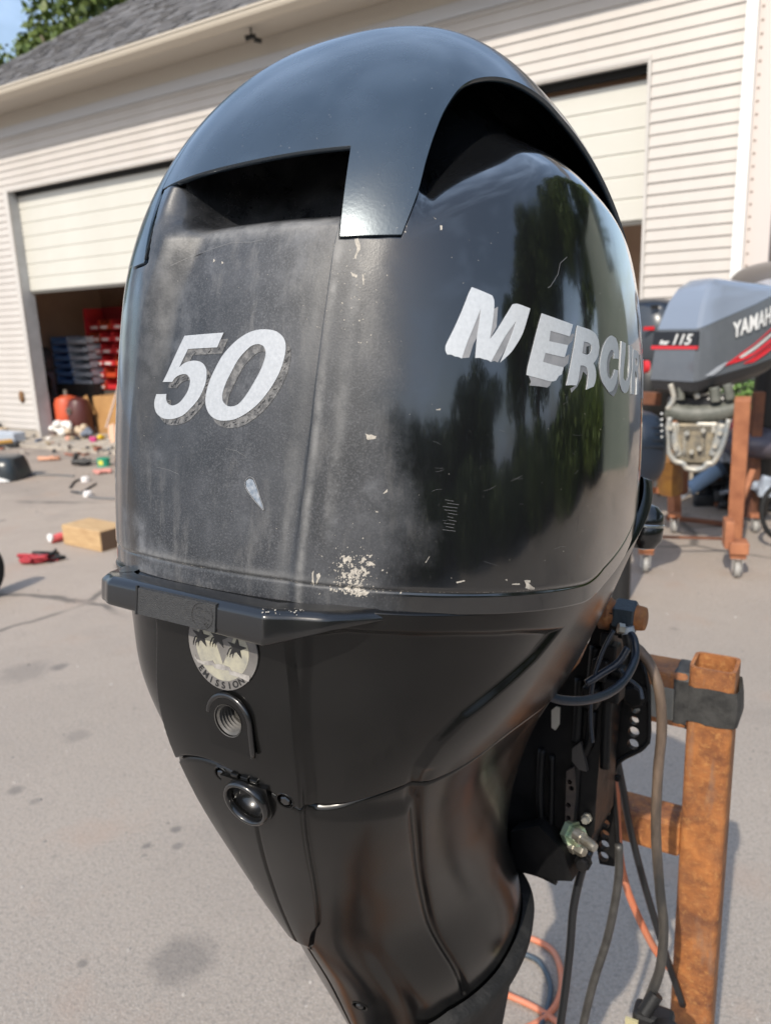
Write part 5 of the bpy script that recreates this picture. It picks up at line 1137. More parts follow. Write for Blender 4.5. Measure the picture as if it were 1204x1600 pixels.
# tape
def wrap(name, poly, h, M, m, parent, jit=.0015):
    bm = bmesh.new(); add_prism(bm, poly, h, M)
    for v_ in bm.verts: v_.co += Vector((rng.uniform(-jit, jit), rng.uniform(-jit, jit), rng.uniform(-jit, jit)))
    return bm_obj(name, bm, m, parent)
M_tapeb = mat('black_tape', (.016, .016, .016), .62, col2=(.045, .044, .042), scale=40, bump=.5, bscale=120)
M_tapeg = mat('grey_tape', (.155, .150, .130), .6, col2=(.21, .20, .18), scale=30, bump=.3, bscale=120)
def ring_band(name, w_, d_, z0, z1_, n, m, parent, jit, flare=0.0, ax='z', c=(0, 0)):
    bm = bmesh.new(); rows = []
    for k in range(4):
        z_ = z0 + (z1_ - z0) * k / 3; L_ = []
        for i in range(n):
            a = 2 * math.pi * (i + .5) / n; sx, sy = math.cos(a), math.sin(a); q_ = (abs(sx) ** 9 + abs(sy) ** 9) ** (-1 / 9)
            f_ = 1 + flare * max(0, sx) * (1 if k in (1, 2) else .5)
            x, y = w_ / 2 * q_ * sx * f_ + rng.uniform(-jit, jit), d_ / 2 * q_ * sy + rng.uniform(-jit, jit)
            zz = z_ + rng.uniform(-jit, jit) * 1.2
            L_.append(bm.verts.new((x + c[0], y + c[1], zz) if ax == 'z' else (zz, x + c[0], y + c[1])))
        rows.append(L_)
    for a, b in zip(rows, rows[1:]):
        for i in range(n): bm.faces.new((a[i], a[(i+1) % n], b[(i+1) % n], b[i]))
    return autosmooth(bm_obj(name, bm, m, parent), 30)
zt0 = atY(1110, 1118, PY)[2]; zt1 = atY(1110, 1064, PY)[2]
ring_band('black_tape', TW + .004, TW + .004, zt0, zt1, 28, M_tapeb, st, .0009, .22)
ring_band('black_tape', .062, .088, -.050, -.030, 24, M_tapeb, st, .0006, 0, 'x', (0, z1))
box('grey_tape', (-.098, -.0312, z1 - .006), (.098, .002, .050), M_tapeg, st, bevel=.0008)
for (a, b) in (((-.62, -.70, .03), (.05, -.70, .03)), ((0, -.70, .03), (0, .0, .03)), ((-.60, -.70, .03), (-.60, .0, .03))):
    c_ = [(a[i] + b[i]) / 2 for i in range(3)]; box('base_rail', c_, (abs(a[0]-b[0]) + .05 if a[0] != b[0] else .05, abs(a[1]-b[1]) + .05 if a[1] != b[1] else .05, .05), M_rust, st, bevel=.004)
sq_tube('post', PZ - .12, TW, .005, M_rust, st, Matrix.Translation((-.60, .0, .06)), .010)
t = NT('hose_sun_glare'); sx = t.n.new('ShaderNodeSeparateXYZ'); t.L.new(t.tc.outputs['Object'], sx.inputs[0])
hn = t.noise(40, 5, .6, stretch=(1, 1, .3)); hz_ = t.ramp(t.math('ADD', sx.outputs[2], t.math('MULTIPLY', hn, .25)), .90, 1.12)  # tan towards the top paints sun glare into the hose colour
t.set('Base Color', t.mix(hz_, t.mix(t.ramp(hn, .4, .62), (.030, .029, .028), (.075, .066, .056)), t.mix(t.ramp(hn, .35, .6), (.07, .050, .038), (.16, .115, .085)))); t.set('Roughness', .5); t.bump(hn, .2)
M_hose = MATS['hose_sun_glare']
M_cabg = mat('grey_cable', (.035, .033, .031), .42, col2=(.06, .057, .053), scale=60)
M_cabk = mat('black_cable', (.012, .013, .015), .4)
M_orange = mat('orange_cord', (.62, .18, .085), .5, col2=(.50, .20, .12), scale=20)
Yh = .86
tag(tube('fuel_hose', [atY(978, 1003, Yh), atY(1000, 1018, Yh), atY(1018, 1045, Yh - .01), atY(1030, 1085, Yh - .02), atY(1033, 1140, Yh - .02), atY(1027, 1210, Yh - .02), atY(1024, 1300, Yh - .02), atY(1030, 1390, Yh - .02), atY(1036, 1450, Yh - .02), atY(1030, 1515, Yh - .02), atY(1010, 1570, Yh - .02), atY(1003, 1600, Yh - .02)], .0062, M_hose, seg=12, rough=.04),
    'thick brown-grey hose hanging just left of the taped rusty post', 'hose')
tag(tube('power_cable', [atY(920, 1330, .84), atY(907, 1365, .84), atY(895, 1420, .84), atY(890, 1480, .84), atY(882, 1550, .84), atY(872, 1620, .84)], .0052, M_cabk, seg=10),
    'black cable hanging beneath the bracket, left one of the two hanging side by side', 'cable')
tag(tube('power_cable', [atY(966, 1320, .84), atY(966, 1365, .84), atY(960, 1410, .84), atY(947, 1470, .84), atY(925, 1540, .84), atY(906, 1620, .84)], .0052, M_cabg, seg=10),
    'dark grey cable hanging beneath the bracket, curving left near the bottom edge', 'cable')
tag(tube('thin_cable', [atY(962, 1180, 1.02), atY(972, 1230, 1.02), atY(983, 1290, 1.02), atY(1000, 1360, 1.02), atY(1020, 1430, 1.02), atY(1042, 1500, 1.02), atY(1066, 1570, 1.02)], .0055, M_cabk, seg=10),
    'thin black cable running down rightwards behind the rusty crossbars', 'cable')
tag(tube('extension_lead', [atY(960, 1195, 1.05), atY(966, 1320, 1.05), atY(978, 1385, 1.05), atY(1000, 1440, 1.05), atY(1025, 1487, 1.05), atY(1060, 1530, 1.05)], .0058, M_orange, seg=10),
    'orange extension cord dropping behind the hanging cables', 'cord')
g = lambda x, y: gnd(x, y, .008)
tag(tube('extension_lead', [g(790, 1455), g(838, 1470), g(866, 1490), g(877, 1530), g(868, 1570), g(835, 1600), g(780, 1615), g(740, 1580), g(770, 1550), g(805, 1560), g(845, 1580), g(880, 1605)], .0075, M_orange, seg=10),
    'orange cord coiled loosely on the ground by the motor leg', 'cord')
tag(tube('blue_hose', [g(800, 1485), g(838, 1500), g(857, 1530), g(858, 1560), g(845, 1600), g(830, 1640)], .0065, mat('slate_hose', (.05, .07, .09), .4), seg=10),
    'thin slate blue hose looped on the ground inside the orange coil', 'hose')
cp = atY(1010, 1590, .84)
pl_ = empty('cord_plug', tuple(cp), -.5); tag(pl_, 'black and yellowed plug hanging at the bottom edge by the post', 'plug')
box('plug_body', (.008, 0, -.01), (.050, .03, .050), M_black, pl_, bevel=.006); box('plug_label', (-.016, -.017, -.012), (.016, .004, .036), mat('yellowed', (.42, .38, .22), .6), pl_)
cyl('plug_clip', (-.002, -.012, .018), (.010, .0, .042), .009, M_black, pl_)
cyl('plug_ring', (.028, -.022, -.004), (.028, -.010, -.004), .024, M_black, pl_, seg=20)

# ================================================================== the grey motor on its rusty stand
GA = R(62)
gS = np.array([math.cos(GA), -math.sin(GA), 0]); gF = np.array([math.sin(GA), math.cos(GA), 0])
g0 = at(1086, 598, 4.45)
gm = empty('grey_outboard_motor', tuple(g0), -GA)
tag(gm, 'grey outboard with blue-grey hood and red stripes reading 115 and YAMAHA on a rusty stand', 'outboard motor')
def gl(P): v = np.asarray(P) - g0; return np.array([v @ gS, v @ gF, v[2]])
def gon(x, y, axis, val):
    r = pray(x, y); A = (gS, gF, np.array([0, 0, 1.]))[axis]; s = (val - (EYEP - g0) @ A) / (r @ A); return gl(EYEP + s * r)
M_gy = mat('grey_cowl', (.105, .115, .130), .22, coat=.3, col2=(.115, .125, .14), scale=20)
M_hood = mat('hood_bluegrey', (.19, .225, .285), .20, coat=.4)
M_skirt = mat('skirt_dark', (.022, .023, .026), .35)
W0_, L0_ = .30, .80
# sections: (z, aft y, half-shift aft width, forward y, half width) ; x runs from -w (port) to 0 (starboard corner at the stern)
def ring_g(z_, ya, wl, wr, yf, tip, nb=.02):
    """one level outline: flat stern between x=-wl..wr, sides running forward to yf"""
    pts = [(wr - .02, ya), (wr, ya + .03), (wr + tip, ya + (yf - ya) * .45), (wr + tip * .8, ya + (yf - ya) * .8), (wr * .5 - wl * .5 + .09, yf), (wr * .5 - wl * .5 - .09, yf), (-wl - tip * .8, ya + (yf - ya) * .8), (-wl - tip, ya + (yf - ya) * .45), (-wl, ya + .03), (-wl + .02, ya)]
    return [(x, y, z_) for x, y in pts]
def loft_g(name, secs, m, parent, cap=True):
    bm = bmesh.new(); R_ = [[bm.verts.new(p) for p in s_] for s_ in secs]; n = len(R_[0])
    for a, b in zip(R_, R_[1:]):
        for i in range(n): bm.faces.new((a[i], a[(i+1) % n], b[(i+1) % n], b[i]))
    if cap: bm.faces.new(R_[-1]); bm.faces.new(R_[0][::-1])
    bmesh.ops.subdivide_edges(bm, edges=bm.edges[:], cuts=2, use_grid_fill=True, smooth=.35)
    o = bm_obj(name, bm, m, parent); return autosmooth(o, 38)
tilt = .17     # the cowl climbs towards the bow
def tl(z_): return .17 + .14 * min(1, max(0, z_ / .29))
def shear(s_): return [(x, y, z_ + max(0, y) * tl(z_)) for x, y, z_ in s_]
loft_g('lower_skirt', [shear(ring_g(-.10, .08, .27, -.06, .70, .03)), shear(ring_g(-.055, .015, .335, -.012, .80, .04)), shear(ring_g(.0, 0, .355, 0, .90, .05))], M_skirt, gm)
loft_g('cowl_body', [shear(ring_g(.003, .0, .355, 0, .90, .05)), shear(ring_g(.12, .006, .345, -.004, .91, .05)), shear(ring_g(.29, .02, .325, -.012, .90, .05))], M_gy, gm)
hood = []
for z_, ya, wl, wr, yf, tip in ((.292, .018, .328, -.010, .905, .05), (.330, .03, .322, -.016, .90, .048), (.44, .07, .305, -.030, .86, .035), (.53, .125, .285, -.055, .80, .02), (.585, .185, .255, -.085, .72, .01), (.61, .25, .22, -.12, .60, .0)):
    kf = (z_ - .292) / .318
    hood.append([(x, y, z__ + max(0, y) * (.31 * (1 - kf) - .12 * kf)) for x, y, z__ in ring_g(z_, ya, wl, wr, yf, tip)])
loft_g('hood', hood, M_hood, gm)
# dark band with figures on the stern face
def stern(x, z_, o=.004): return Vector((x, np.interp(z_, [0, .12, .29], [0, .006, .02]) - o, z_))
def quad_on(name, pts, m, f, parent, th=.003):
    bm = bmesh.new(); A = [bm.verts.new(f(x, z_, th)) for x, z_ in pts]; B = [bm.verts.new(f(x, z_, -.004)) for x, z_ in pts]
    bm.faces.new(A); n = len(A)
    for i in range(n): bm.faces.new((A[i], A[(i+1) % n], B[(i+1) % n], B[i]))
    return bm_obj(name, bm, m, parent)
M_red = mat('stripe_red', (.55, .022, .030), .35); M_silv = mat('figure_silver', (.62, .62, .60), .35)
quad_on('name_band', [(-.335, .285), (-.012, .285), (-.008, .205), (-.338, .200)], mat('band_black', (.012, .011, .013), .3), stern, gm, .005)
quad_on('red_stripe', [(-.345, .203), (-.008, .203), (-.010, .186), (-.345, .183)], M_red, stern, gm, .006)
Mt = Matrix(((1, 0, 0, -.200), (0, 0, -1, .010), (0, 1, 0, .212), (0, 0, 0, 1)))
text_mesh('lettering', '115', .082, M_silv, Mt, gm, .003, shear=.35, bold=.002, sx=1.15)
text_mesh('lettering', 'four', .034, M_silv, Matrix.Translation((-.082, -.001, 0)) @ Mt, gm, .003, shear=.35, bold=.002, sx=1.1)
# starboard side decals, following the flank
def flank(y, z_, o=.006):
    x = np.interp(y, [.03, .42, .73, .90], [0, .05, .04, -.05]) - (z_ - .1) * .03 + o
    return Vector((x, y, z_ + y * tl(z_)))
def fquad(name, pts, m, th=.005):
    bm = bmesh.new(); L = []
    for i in range(len(pts)):
        a, b = np.array(pts[i]), np.array(pts[(i+1) % len(pts)])
        for k in range(4): L.append(a + (b - a) * k / 4)
    A = [bm.verts.new(flank(y, z_, th)) for y, z_ in L]; B = [bm.verts.new(flank(y, z_, -.01)) for y, z_ in L]; n = len(L)
    bm.faces.new(A)
    for i in range(n): bm.faces.new((A[i], A[(i+1) % n], B[(i+1) % n], B[i]))
    return bm_obj(name, bm, m, gm)
fquad('red_stripe', [(.20, .045), (.34, .085), (.66, .165), (.78, .18), (.78, .125), (.55, .085), (.36, .045)], M_red)
fquad('red_stripe', [(.07, .02), (.16, .05), (.22, .06), (.17, .03), (.12, .014)], mat('stripe_silver', (.35, .37, .40), .3))
fquad('red_stripe', [(.34, .026), (.52, .064), (.76, .11), (.76, .09), (.50, .035), (.40, .02)], M_red)
fquad('red_stripe', [(.30, .067), (.56, .118), (.76, .155), (.76, .148), (.54, .108), (.32, .058)], M_silv, .0065)
def fw_(p): return flank(.25 + p.x, .175 + p.y, .006 + p.z)
text_mesh('lettering', 'YAMAHA', .105, mat('decal_white', (.75, .75, .74), .4), None, gm, .002, bold=.003, sx=.80, space=1.05, warp=fw_)
# under the skirt: clamp, aluminium frame, exposed casting
M_alu = mat('cast_aluminium', (.48, .44, .36), .48, metal=.35, col2=(.25, .27, .28), scale=14, bump=.4, bscale=50)
M_alud = mat('stained_aluminium', (.30, .25, .17), .6, metal=.25, col2=(.13, .12, .10), scale=18, bump=.4)
M_clamp = mat('clamp_green', (.085, .090, .075), .55, col2=(.15, .15, .13), scale=18)
GB = R(25); nB = set(bpy.data.objects)
bS = np.array([math.cos(GB), -math.sin(GB), 0]); bF = np.array([math.sin(GB), math.cos(GB), 0])
def gp_(x, y, dy):
    r = pray(x, y); s = (dy - (EYEP - g0) @ bF) / (r @ bF); v = EYEP + s * r - g0; return Vector((v @ bS, v @ bF, v[2]))
def gtube(name, pts, r_, m, dy=.12, seg=8): return tube(name, [gp_(x, y, dy) for x, y in pts], r_, m, gm, seg=seg)
gtube('clamp_bar', [(1040, 640), (1070, 646), (1110, 646), (1150, 638)], .052, M_clamp, .14, 12)
for pts, r_ in (([(1047, 600), (1052, 622), (1042, 640)], .016), ([(1062, 605), (1064, 625)], .02), ([(1115, 605), (1118, 628)], .03), ([(1135, 600), (1140, 625)], .026), ([(1083, 608), (1090, 622)], .018), ([(1150, 625), (1152, 645)], .014)):
    gtube('clamp_screw', pts, r_, M_alu if r_ < .02 else M_clamp, .10)
gtube('bracket_frame', [(1046, 652), (1042, 680), (1044, 705), (1054, 720), (1066, 724), (1072, 731), (1085, 734), (1098, 731), (1104, 724), (1114, 722), (1128, 695), (1138, 655)], .017, M_alu, .10, 8)
gtube('bracket_web', [(1052, 660), (1054, 690), (1060, 712)], .026, M_alu, .12); gtube('bracket_web', [(1128, 662), (1120, 690), (1112, 712)], .028, M_alu, .12)
for (x, y, sx, sz, m) in ((1085, 690, .17, .20, M_alud), (1085, 668, .20, .05, M_alu), (1070, 692, .035, .15, M_alu), (1101, 692, .03, .15, M_alu), (1085, 712, .13, .06, M_alud), (1054, 660, .035, .035, M_rust), (1104, 662, .10, .03, M_alu)):
    c_ = gp_(x, y, .17); box('casting_block', tuple(c_), (sx * 1.2, .12, sz * 1.15), m, gm, bevel=.012)
for x, y in ((1056, 700), (1116, 696), (1073, 676), (1098, 672), (1092, 700), (1080, 705), (1047, 668), (1124, 676)):
    c_ = gp_(x, y, .095); cyl('bolt', c_, c_ + Vector((0, -.03, 0)), .014, M_alu, gm, seg=8)
box('mid_section', tuple(gp_(1090, 632, .26)), (.34, .20, .12), M_skirt, gm, bevel=.02); box('mid_section', tuple(gp_(1088, 690, .30)), (.24, .14, .28), M_clamp, gm, bevel=.03)
for o in set(bpy.data.objects) - nB:
    if o.parent is gm: o.rotation_euler = (0, 0, GA - GB)
sgl = cyl('red_knob', gl(at(1004, 573, 4.5)), gl(at(1012, 573, 4.5)), .035, M_red, gm)

# rusty caster stand under it
cst = empty('caster_stand', tuple(gnd(1090, 872)), -R(17)); tag(cst, 'rusty orange steel stand on casters carrying the grey motor', 'engine stand')
c0 = gnd(1090, 872); ca_, sa_ = math.cos(R(17)), math.sin(R(17))
def cl_(P): v = np.asarray(P) - c0; return Vector((v[0] * ca_ - v[1] * sa_, v[0] * sa_ + v[1] * ca_, v[2]))
t = NT('orange_rust'); q1 = t.noise(9, 5); t.set('Base Color', t.mix(t.ramp(q1, .3, .7), (.24, .085, .040), (.42, .17, .08))); t.set('Roughness', .7)
M_or = MATS['orange_rust']
M_orn = mat('rust_dark', (.11, .045, .028), .75, col2=(.2, .08, .04), scale=9)
def cpost(x0, y0, x1, y1, D0, D1, w_, m, name='post'):
    a, b = cl_(at(x0, y0, D0)), cl_(at(x1, y1, D1)); d = b - a
    q_ = d.to_track_quat('Z', 'Y').to_matrix(); bm = bmesh.new(); add_box(bm, (0, 0, 0), (w_, w_, d.length), None, .006)
    bm.transform(Matrix.Translation((a + b) / 2) @ q_.to_4x4()); return bm_obj(name, bm, m, cst)
def caster(px, py, s=1.0, lab=None):
    p = cl_(gnd(px, py)); e = box('caster', (p.x, p.y, .135 * s), (.085 * s, .08 * s, .03 * s), M_or, cst, bevel=.004)
    cyl('caster_wheel', (p.x - .014, p.y, .05 * s), (p.x + .014, p.y, .05 * s), .048 * s, mat('wheel_grey', (.30, .29, .27), .6), e, seg=20)
    for sx in (-1, 1): box('caster_fork', (p.x + sx * .024, p.y, .085 * s), (.005, .05, .09 * s), mat('fork_zinc', (.55, .53, .50), .4, metal=.5), e)
    return p
Dp = 4.45
cpost(1160, 622, 1146, 852, Dp, Dp + .36, .085, M_or)
caster(1149, 902); caster(1007, 894); caster(1052, 832, .95); caster(1178, 832, .9)
p = cl_(gnd(1149, 902)); box('foot', (p.x, p.y, .185), (.10, .12, .07), M_or, cst, bevel=.006); box('foot_gusset', (p.x - .05, p.y + .05, .25), (.05, .14, .16), M_or, cst, bevel=.006)
p = cl_(gnd(1007, 894)); box('foot', (p.x, p.y, .19), (.09, .12, .09), M_or, cst, bevel=.006)
cpost(1003, 700, 1000, 850, 4.9, 5.0, .07, M_or); cpost(1024, 705, 1000, 800, 5.2, 5.1, .055, M_orn, 'brace')
cpost(1052, 735, 1053, 815, 5.6, 5.7, .07, M_or)
cpost(1178, 640, 1172, 808, 5.5, 5.7, .075, M_orn); cpost(1185, 612, 1178, 700, 5.4, 5.5, .07, M_orn)
cpost(1030, 623, 1002, 622, 5.0, 5.0, .08, M_orn, 'crossbar'); cpost(1176, 735, 1150, 800, 5.5, 5.4, .04, M_or, 'brace')
cpost(1015, 766, 1062, 766, 5.3, 5.3, .04, M_or, 'crossbar')
cpost(1003, 838, 1140, 842, 4.9, 4.9, .018, M_orn, 'base_rail'); cpost(1040, 808, 1160, 822, 5.6, 5.6, .035, M_orn, 'base_rail')
cyl('rust_drum', cl_(at(1046, 765, 5.3)), cl_(at(1046, 712, 5.15)), .085, mat('amber_rust', (.30, .15, .035), .5, col2=(.17, .075, .03), scale=10), cst, seg=20)
cyl('rust_drum', cl_(at(1064, 767, 5.4)), cl_(at(1063, 722, 5.25)), .045, M_orn, cst, seg=14)

# other motors and parts round it
def blob(name, c, r, m, parent=None, rot=0, e=2.6, seg=28, slope=0.0):
    bm = bmesh.new(); bmesh.ops.create_uvsphere(bm, u_segments=seg, v_segments=seg // 2, radius=1)
    for v_ in bm.verts:
        k = (abs(v_.co.x) ** e + abs(v_.co.y) ** e + abs(v_.co.z) ** e) ** (-1 / e); v_.co *= k
        v_.co.z += v_.co.x * slope
        v_.co = Vector((v_.co.x * r[0], v_.co.y * r[1], v_.co.z * r[2]))
    bm.transform(Matrix.Translation(Vector(c)) @ Matrix.Rotation(rot, 4, 'Z')); return bm_obj(name, bm, m, parent, smooth=True)
M_navy = mat('navy_cowl', (.010, .016, .028), .35, coat=.2)
D = 5.6; bp = at(1006, 560, D)
m2 = empty('dark_outboard_motor', tuple(bp)); tag(m2, 'dark outboard cowl with a red stripe peeping between the near cowl and the grey motor', 'outboard motor')
rel = lambda P, b: Vector(tuple(np.asarray(P) - np.asarray(b)))
blob('cowl_body', rel(at(1010, 528, D), bp), (.17, .26, .26), mat('charcoal_cowl', (.045, .052, .062), .3), m2, .5); blob('top_cap', rel(at(1012, 492, D), bp), (.155, .24, .11), M_navy, m2, .5, 3)
box('red_stripe', tuple(rel(at(1013, 513, D - .25), bp)), (.07, .012, .025), M_red, m2); box('badge', tuple(rel(at(1022, 480, D - .26), bp)), (.05, .01, .03), M_black, m2)
blob('lower_housing', rel(at(1012, 610, D), bp), (.15, .2, .25), M_black, m2); cyl('shaft', rel(at(1012, 620, D), bp), rel(at(1012, 720, D), bp), .10, M_black, m2)
D = 4.1; bp = at(1005, 740, D)
m3 = empty('navy_outboard_motor', tuple(bp)); tag(m3, 'glossy navy outboard cowl with louvre slots just right of the near motor', 'outboard motor')
blob('cowl_body', rel(at(994, 700, D), bp), (.125, .16, .195), M_navy, m3, .2, 2.8)
for i, y in enumerate((668, 678, 688, 698)): box('louvre', tuple(rel(at(1012, y, D - .14), bp)), (.14, .05, .008), mat('louvre_dark', (.006, .008, .012), .5), m3, bevel=.002)
blob('lower_cowl', rel(at(988, 735, D), bp), (.09, .12, .10), M_navy, m3, .2); cyl('shaft', rel(at(975, 735, D), bp), rel(at(975, 735, D) * np.array([1, 1, 0]), bp), .05, M_black, m3)
for i in range(5): cyl('vent_pin', rel(at(1031.5, 646 + i * 9, D - .15), bp), rel(at(1034, 647 + i * 9, D - .15), bp), .006, M_silv, m3, seg=8)
D = 5.4; bp = at(1190, 470, D)
m4 = empty('taupe_outboard_motor', tuple(bp)); tag(m4, 'taupe grey outboard top with white lettering at the right edge behind the grey motor', 'outboard motor')
blob('top_cap', rel(at(1212, 440, D), bp), (.21, .35, .14), mat('taupe_cowl', (.13, .115, .105), .35), m4, .3, 2.6, slope=.15); blob('cowl_body', rel(at(1222, 475, D), bp), (.15, .33, .14), M_black, m4, .3)
text_mesh('lettering', 'SU', .05, M_silv, Matrix.Translation(rel(at(1193, 447, D - .45), bp)) @ Matrix.Rotation(R(90), 4, 'X'), m4, .004, bold=.002)
cyl('shaft', rel(at(1212, 480, D), bp), (.1, .1, -bp[2] + .02), .09, M_black, m4)
D = 5.7; bp = at(1180, 720, D)
m5 = empty('plum_cowl', tuple(bp)); tag(m5, 'dusty plum grey engine cowl with a magenta edge lying low behind the right post', 'engine cowl')
blob('cowl_shell', rel(at(1172, 688, D), bp), (.26, .30, .12), mat('plum_grey', (.085, .075, .095), .35), m5, -.35, 2.2, slope=-.2)
tube('magenta_edge', [rel(at(1137, 672, D - .2), bp), rel(at(1150, 652, D - .2), bp), rel(at(1158, 642, D - .2), bp)], .014, mat('magenta', (.35, .015, .06), .4), m5)
D = 6.0
bp = at(1092, 755, D); e = empty('blue_ram', tuple(bp)); tag(e, 'pale blue hydraulic ram leaning across the parts behind the grey motor', 'hydraulic ram')
cyl('cylinder', rel(at(1075, 765, D), bp), rel(at(1122, 733, D), bp), .055, mat('ram_blue', (.20, .30, .44), .35), e); cyl('rod', rel(at(1064, 772, D - .05), bp), rel(at(1076, 764, D), bp), .036, M_silv, e)
cyl('ram_cap', rel(at(1119, 735, D), bp), rel(at(1126, 730, D), bp), .062, mat('ram_dark', (.06, .09, .14), .4), e)
r5 = random.Random(21)
M_engb = mat('engine_black', (.012, .013, .016), .45, col2=(.04, .045, .05), scale=12)
M_lav = mat('pale_casting', (.38, .43, .50), .45, col2=(.22, .25, .30), scale=12)
def heap(name, lab, cat, area, D, n, mats, s, seed):
    rr_ = random.Random(seed); bp = at((area[0] + area[2]) / 2, area[3], D); e = empty(name, tuple(bp)); tag(e, lab, cat)
    by = {}
    for i in range(n):
        x, y = rr_.uniform(area[0], area[2]), rr_.uniform(area[1], area[3]); m = rr_.choice(mats); sz_ = rr_.uniform(.5, 1.2) * s
        bm = by.setdefault(m.name, (m, bmesh.new()))[1]; c_ = rel(at(x, y, D + rr_.uniform(-.15, .15)), bp)
        if rr_.random() < .5: add_box(bm, c_, (sz_, sz_ * .6, sz_ * rr_.uniform(.4, .9)), Matrix.Rotation(rr_.uniform(0, 3), 3, rr_.choice('XYZ')), sz_ * .1)
        else:
            d = Vector((rr_.uniform(-1, 1), rr_.uniform(-.4, .4), rr_.uniform(-1, 1))).normalized() * sz_ * .6; add_cyl(bm, c_ - d, c_ + d, sz_ * rr_.uniform(.15, .32), None, 12)
    for k, (m, bm) in by.items(): autosmooth(bm_obj({'engine_black': 'engine_block', 'pale_casting': 'casting', 'rust_dark': 'rusty_bracket'}.get(k, 'engine_part'), bm, m, e), 35)
    return e
heap('stripped_engine', 'black stripped engine block with hoses on the ground right of the tall rusty post', 'engine', (1166, 690, 1215, 800), 5.9, 34, [M_engb, M_engb, M_engb, M_lav], .12, 4)
heap('engine_parts', 'dark heap of engine parts under the blue ram behind the grey motor', 'engine parts', (1098, 735, 1150, 795), 6.3, 34, [M_engb, M_engb, M_engb, M_orn], .14, 9)
heap('pale_casting', 'pale bluish gear casting standing behind the tall rusty post', 'casting', (1176, 735, 1200, 775), 5.6, 7, [M_lav], .10, 6)
heap('pale_casting', 'pale bluish engine casting under the magenta-edged cowl', 'casting', (1126, 698, 1146, 722), 5.9, 7, [M_lav], .10, 16)
heap('engine_parts', 'blackened parts stacked beyond the motors at the right edge', 'engine parts', (1180, 590, 1215, 690), 6.6, 24, [M_engb, M_engb, M_lav], .13, 12)
heap('engine_parts', 'black tangle of parts and hoses directly behind the clamp of the grey motor', 'engine parts', (1012, 600, 1062, 735), 6.4, 40, [M_engb], .16, 33)
heap('engine_parts', 'dark machinery filling the gap between the bracket frame and the tall rusty post', 'engine parts', (1122, 640, 1160, 790), 6.2, 44, [M_engb, M_engb, M_engb, M_lav], .13, 35)
box('parts_crate', tuple(at(1085, 762, 6.9)), (.62, .3, .42), mat('slate_crate', (.05, .058, .065), .6), None, bevel=.02)
tag(bpy.data.objects['parts_crate'], 'slate grey crate standing behind the blue ram', 'crate')
cr = bpy.data.objects['parts_crate']
for i in range(4): box('crate_rib', (-.24 + i * .16, -.153, 0), (.025, .008, .38), mat('slate_crate', (.05, .058, .065), .6), cr)
hp = at(1221, 800, 5.0); e = empty('tyre_hoop', tuple(hp)); tag(e, 'thin black rubber hoop standing at the right edge behind the casters', 'tyre')
bm = bmesh.new(); add_tube(bm, [(.13 * math.cos(a), .03 * math.sin(a), .17 * math.sin(a)) for a in np.linspace(0, 2 * math.pi, 33)], .016, 8); bm_obj('tyre_tread', bm, M_rub, e, smooth=True)
lathe('hub', [(0, -.01), (.05, -.01), (.055, .01), (0, .01)], Matrix.Translation((.05, .02, 0)) @ Matrix.Rotation(R(90), 4, 'X'), M_black, e)
# weeds between the stands
bm = bmesh.new(); rs = random.Random(5)
bp = at(1158, 625, 6.2)
for i in range(900):
    c_ = Vector((rs.gauss(0, .13), rs.gauss(0, .08), rs.gauss(.03, .15))); s = rs.uniform(.012, .03)
    a = Vector((rs.gauss(0, 1), rs.gauss(0, 1), rs.gauss(0, 1))).normalized() * s; b = a.orthogonal().normalized() * s * .6
    bm.faces.new([bm.verts.new(c_ + q_) for q_ in (a, b, -a, -b)])
M_weed = mat('weed_green', (.10, .19, .045), .5, col2=(.20, .32, .09), scale=6)
e = empty('potted_bush', tuple(bp)); tag(e, 'small bright green leafy bush seen under the grey motor by the tall post', 'bush')
bm_obj('foliage', bm, M_weed, e, recalc=False); tube('stem', [(0, 0, -.1), (.01, 0, -.5), (0, .02, -bp[2])], .015, M_bark, e)
bm = bmesh.new()
bp = at(1038, 605, 6.4)
for i in range(200):
    c_ = Vector((rs.gauss(0, .05), rs.gauss(0, .08), rs.gauss(.0, .09))); s = rs.uniform(.012, .03)
    a = Vector((rs.gauss(0, 1), rs.gauss(0, 1), rs.gauss(0, 1))).normalized() * s; b = a.orthogonal().normalized() * s * .6
    bm.faces.new([bm.verts.new(c_ + q_) for q_ in (a, b, -a, -b)])
e = empty('potted_bush', tuple(bp)); tag(e, 'small green tuft showing left of the grey motor bracket', 'bush')
bm_obj('foliage', bm, M_weed, e, recalc=False); tube('stem', [(0, 0, -.1), (.01, 0, -.5), (0, .02, -bp[2])], .015, M_bark, e)

# ================================================================== left side: things on the yard
# engine cowl with lettering
p0 = gnd(0, 748); e = empty('suzuki_cowl'.replace('suzuki', 'black'), tuple(p0), R(-8)); tag(e, 'black engine cowl with white lettering and a white swoosh lying at the left edge', 'engine cowl')
bm = bmesh.new()
secs = []
for z_, wx, wy in ((0, .30, .22), (.03, .31, .23), (.16, .285, .21), (.235, .26, .18), (.25, .22, .14)):
    secs.append([bm.verts.new((wx * (abs(math.cos(a)) ** .45) * np.sign(math.cos(a)), wy * (abs(math.sin(a)) ** .45) * np.sign(math.sin(a)), z_)) for a in np.linspace(0, 2 * math.pi, 32, endpoint=False)])
for a, b in zip(secs, secs[1:]):
    for i in range(32): bm.faces.new((a[i], a[(i+1) % 32], b[(i+1) % 32], b[i]))
bm.faces.new(secs[-1]); bm.faces.new(secs[0][::-1])
autosmooth(bm_obj('cowl_shell', bm, mat('cowl_black', (.028, .036, .042), .3), e), 50)
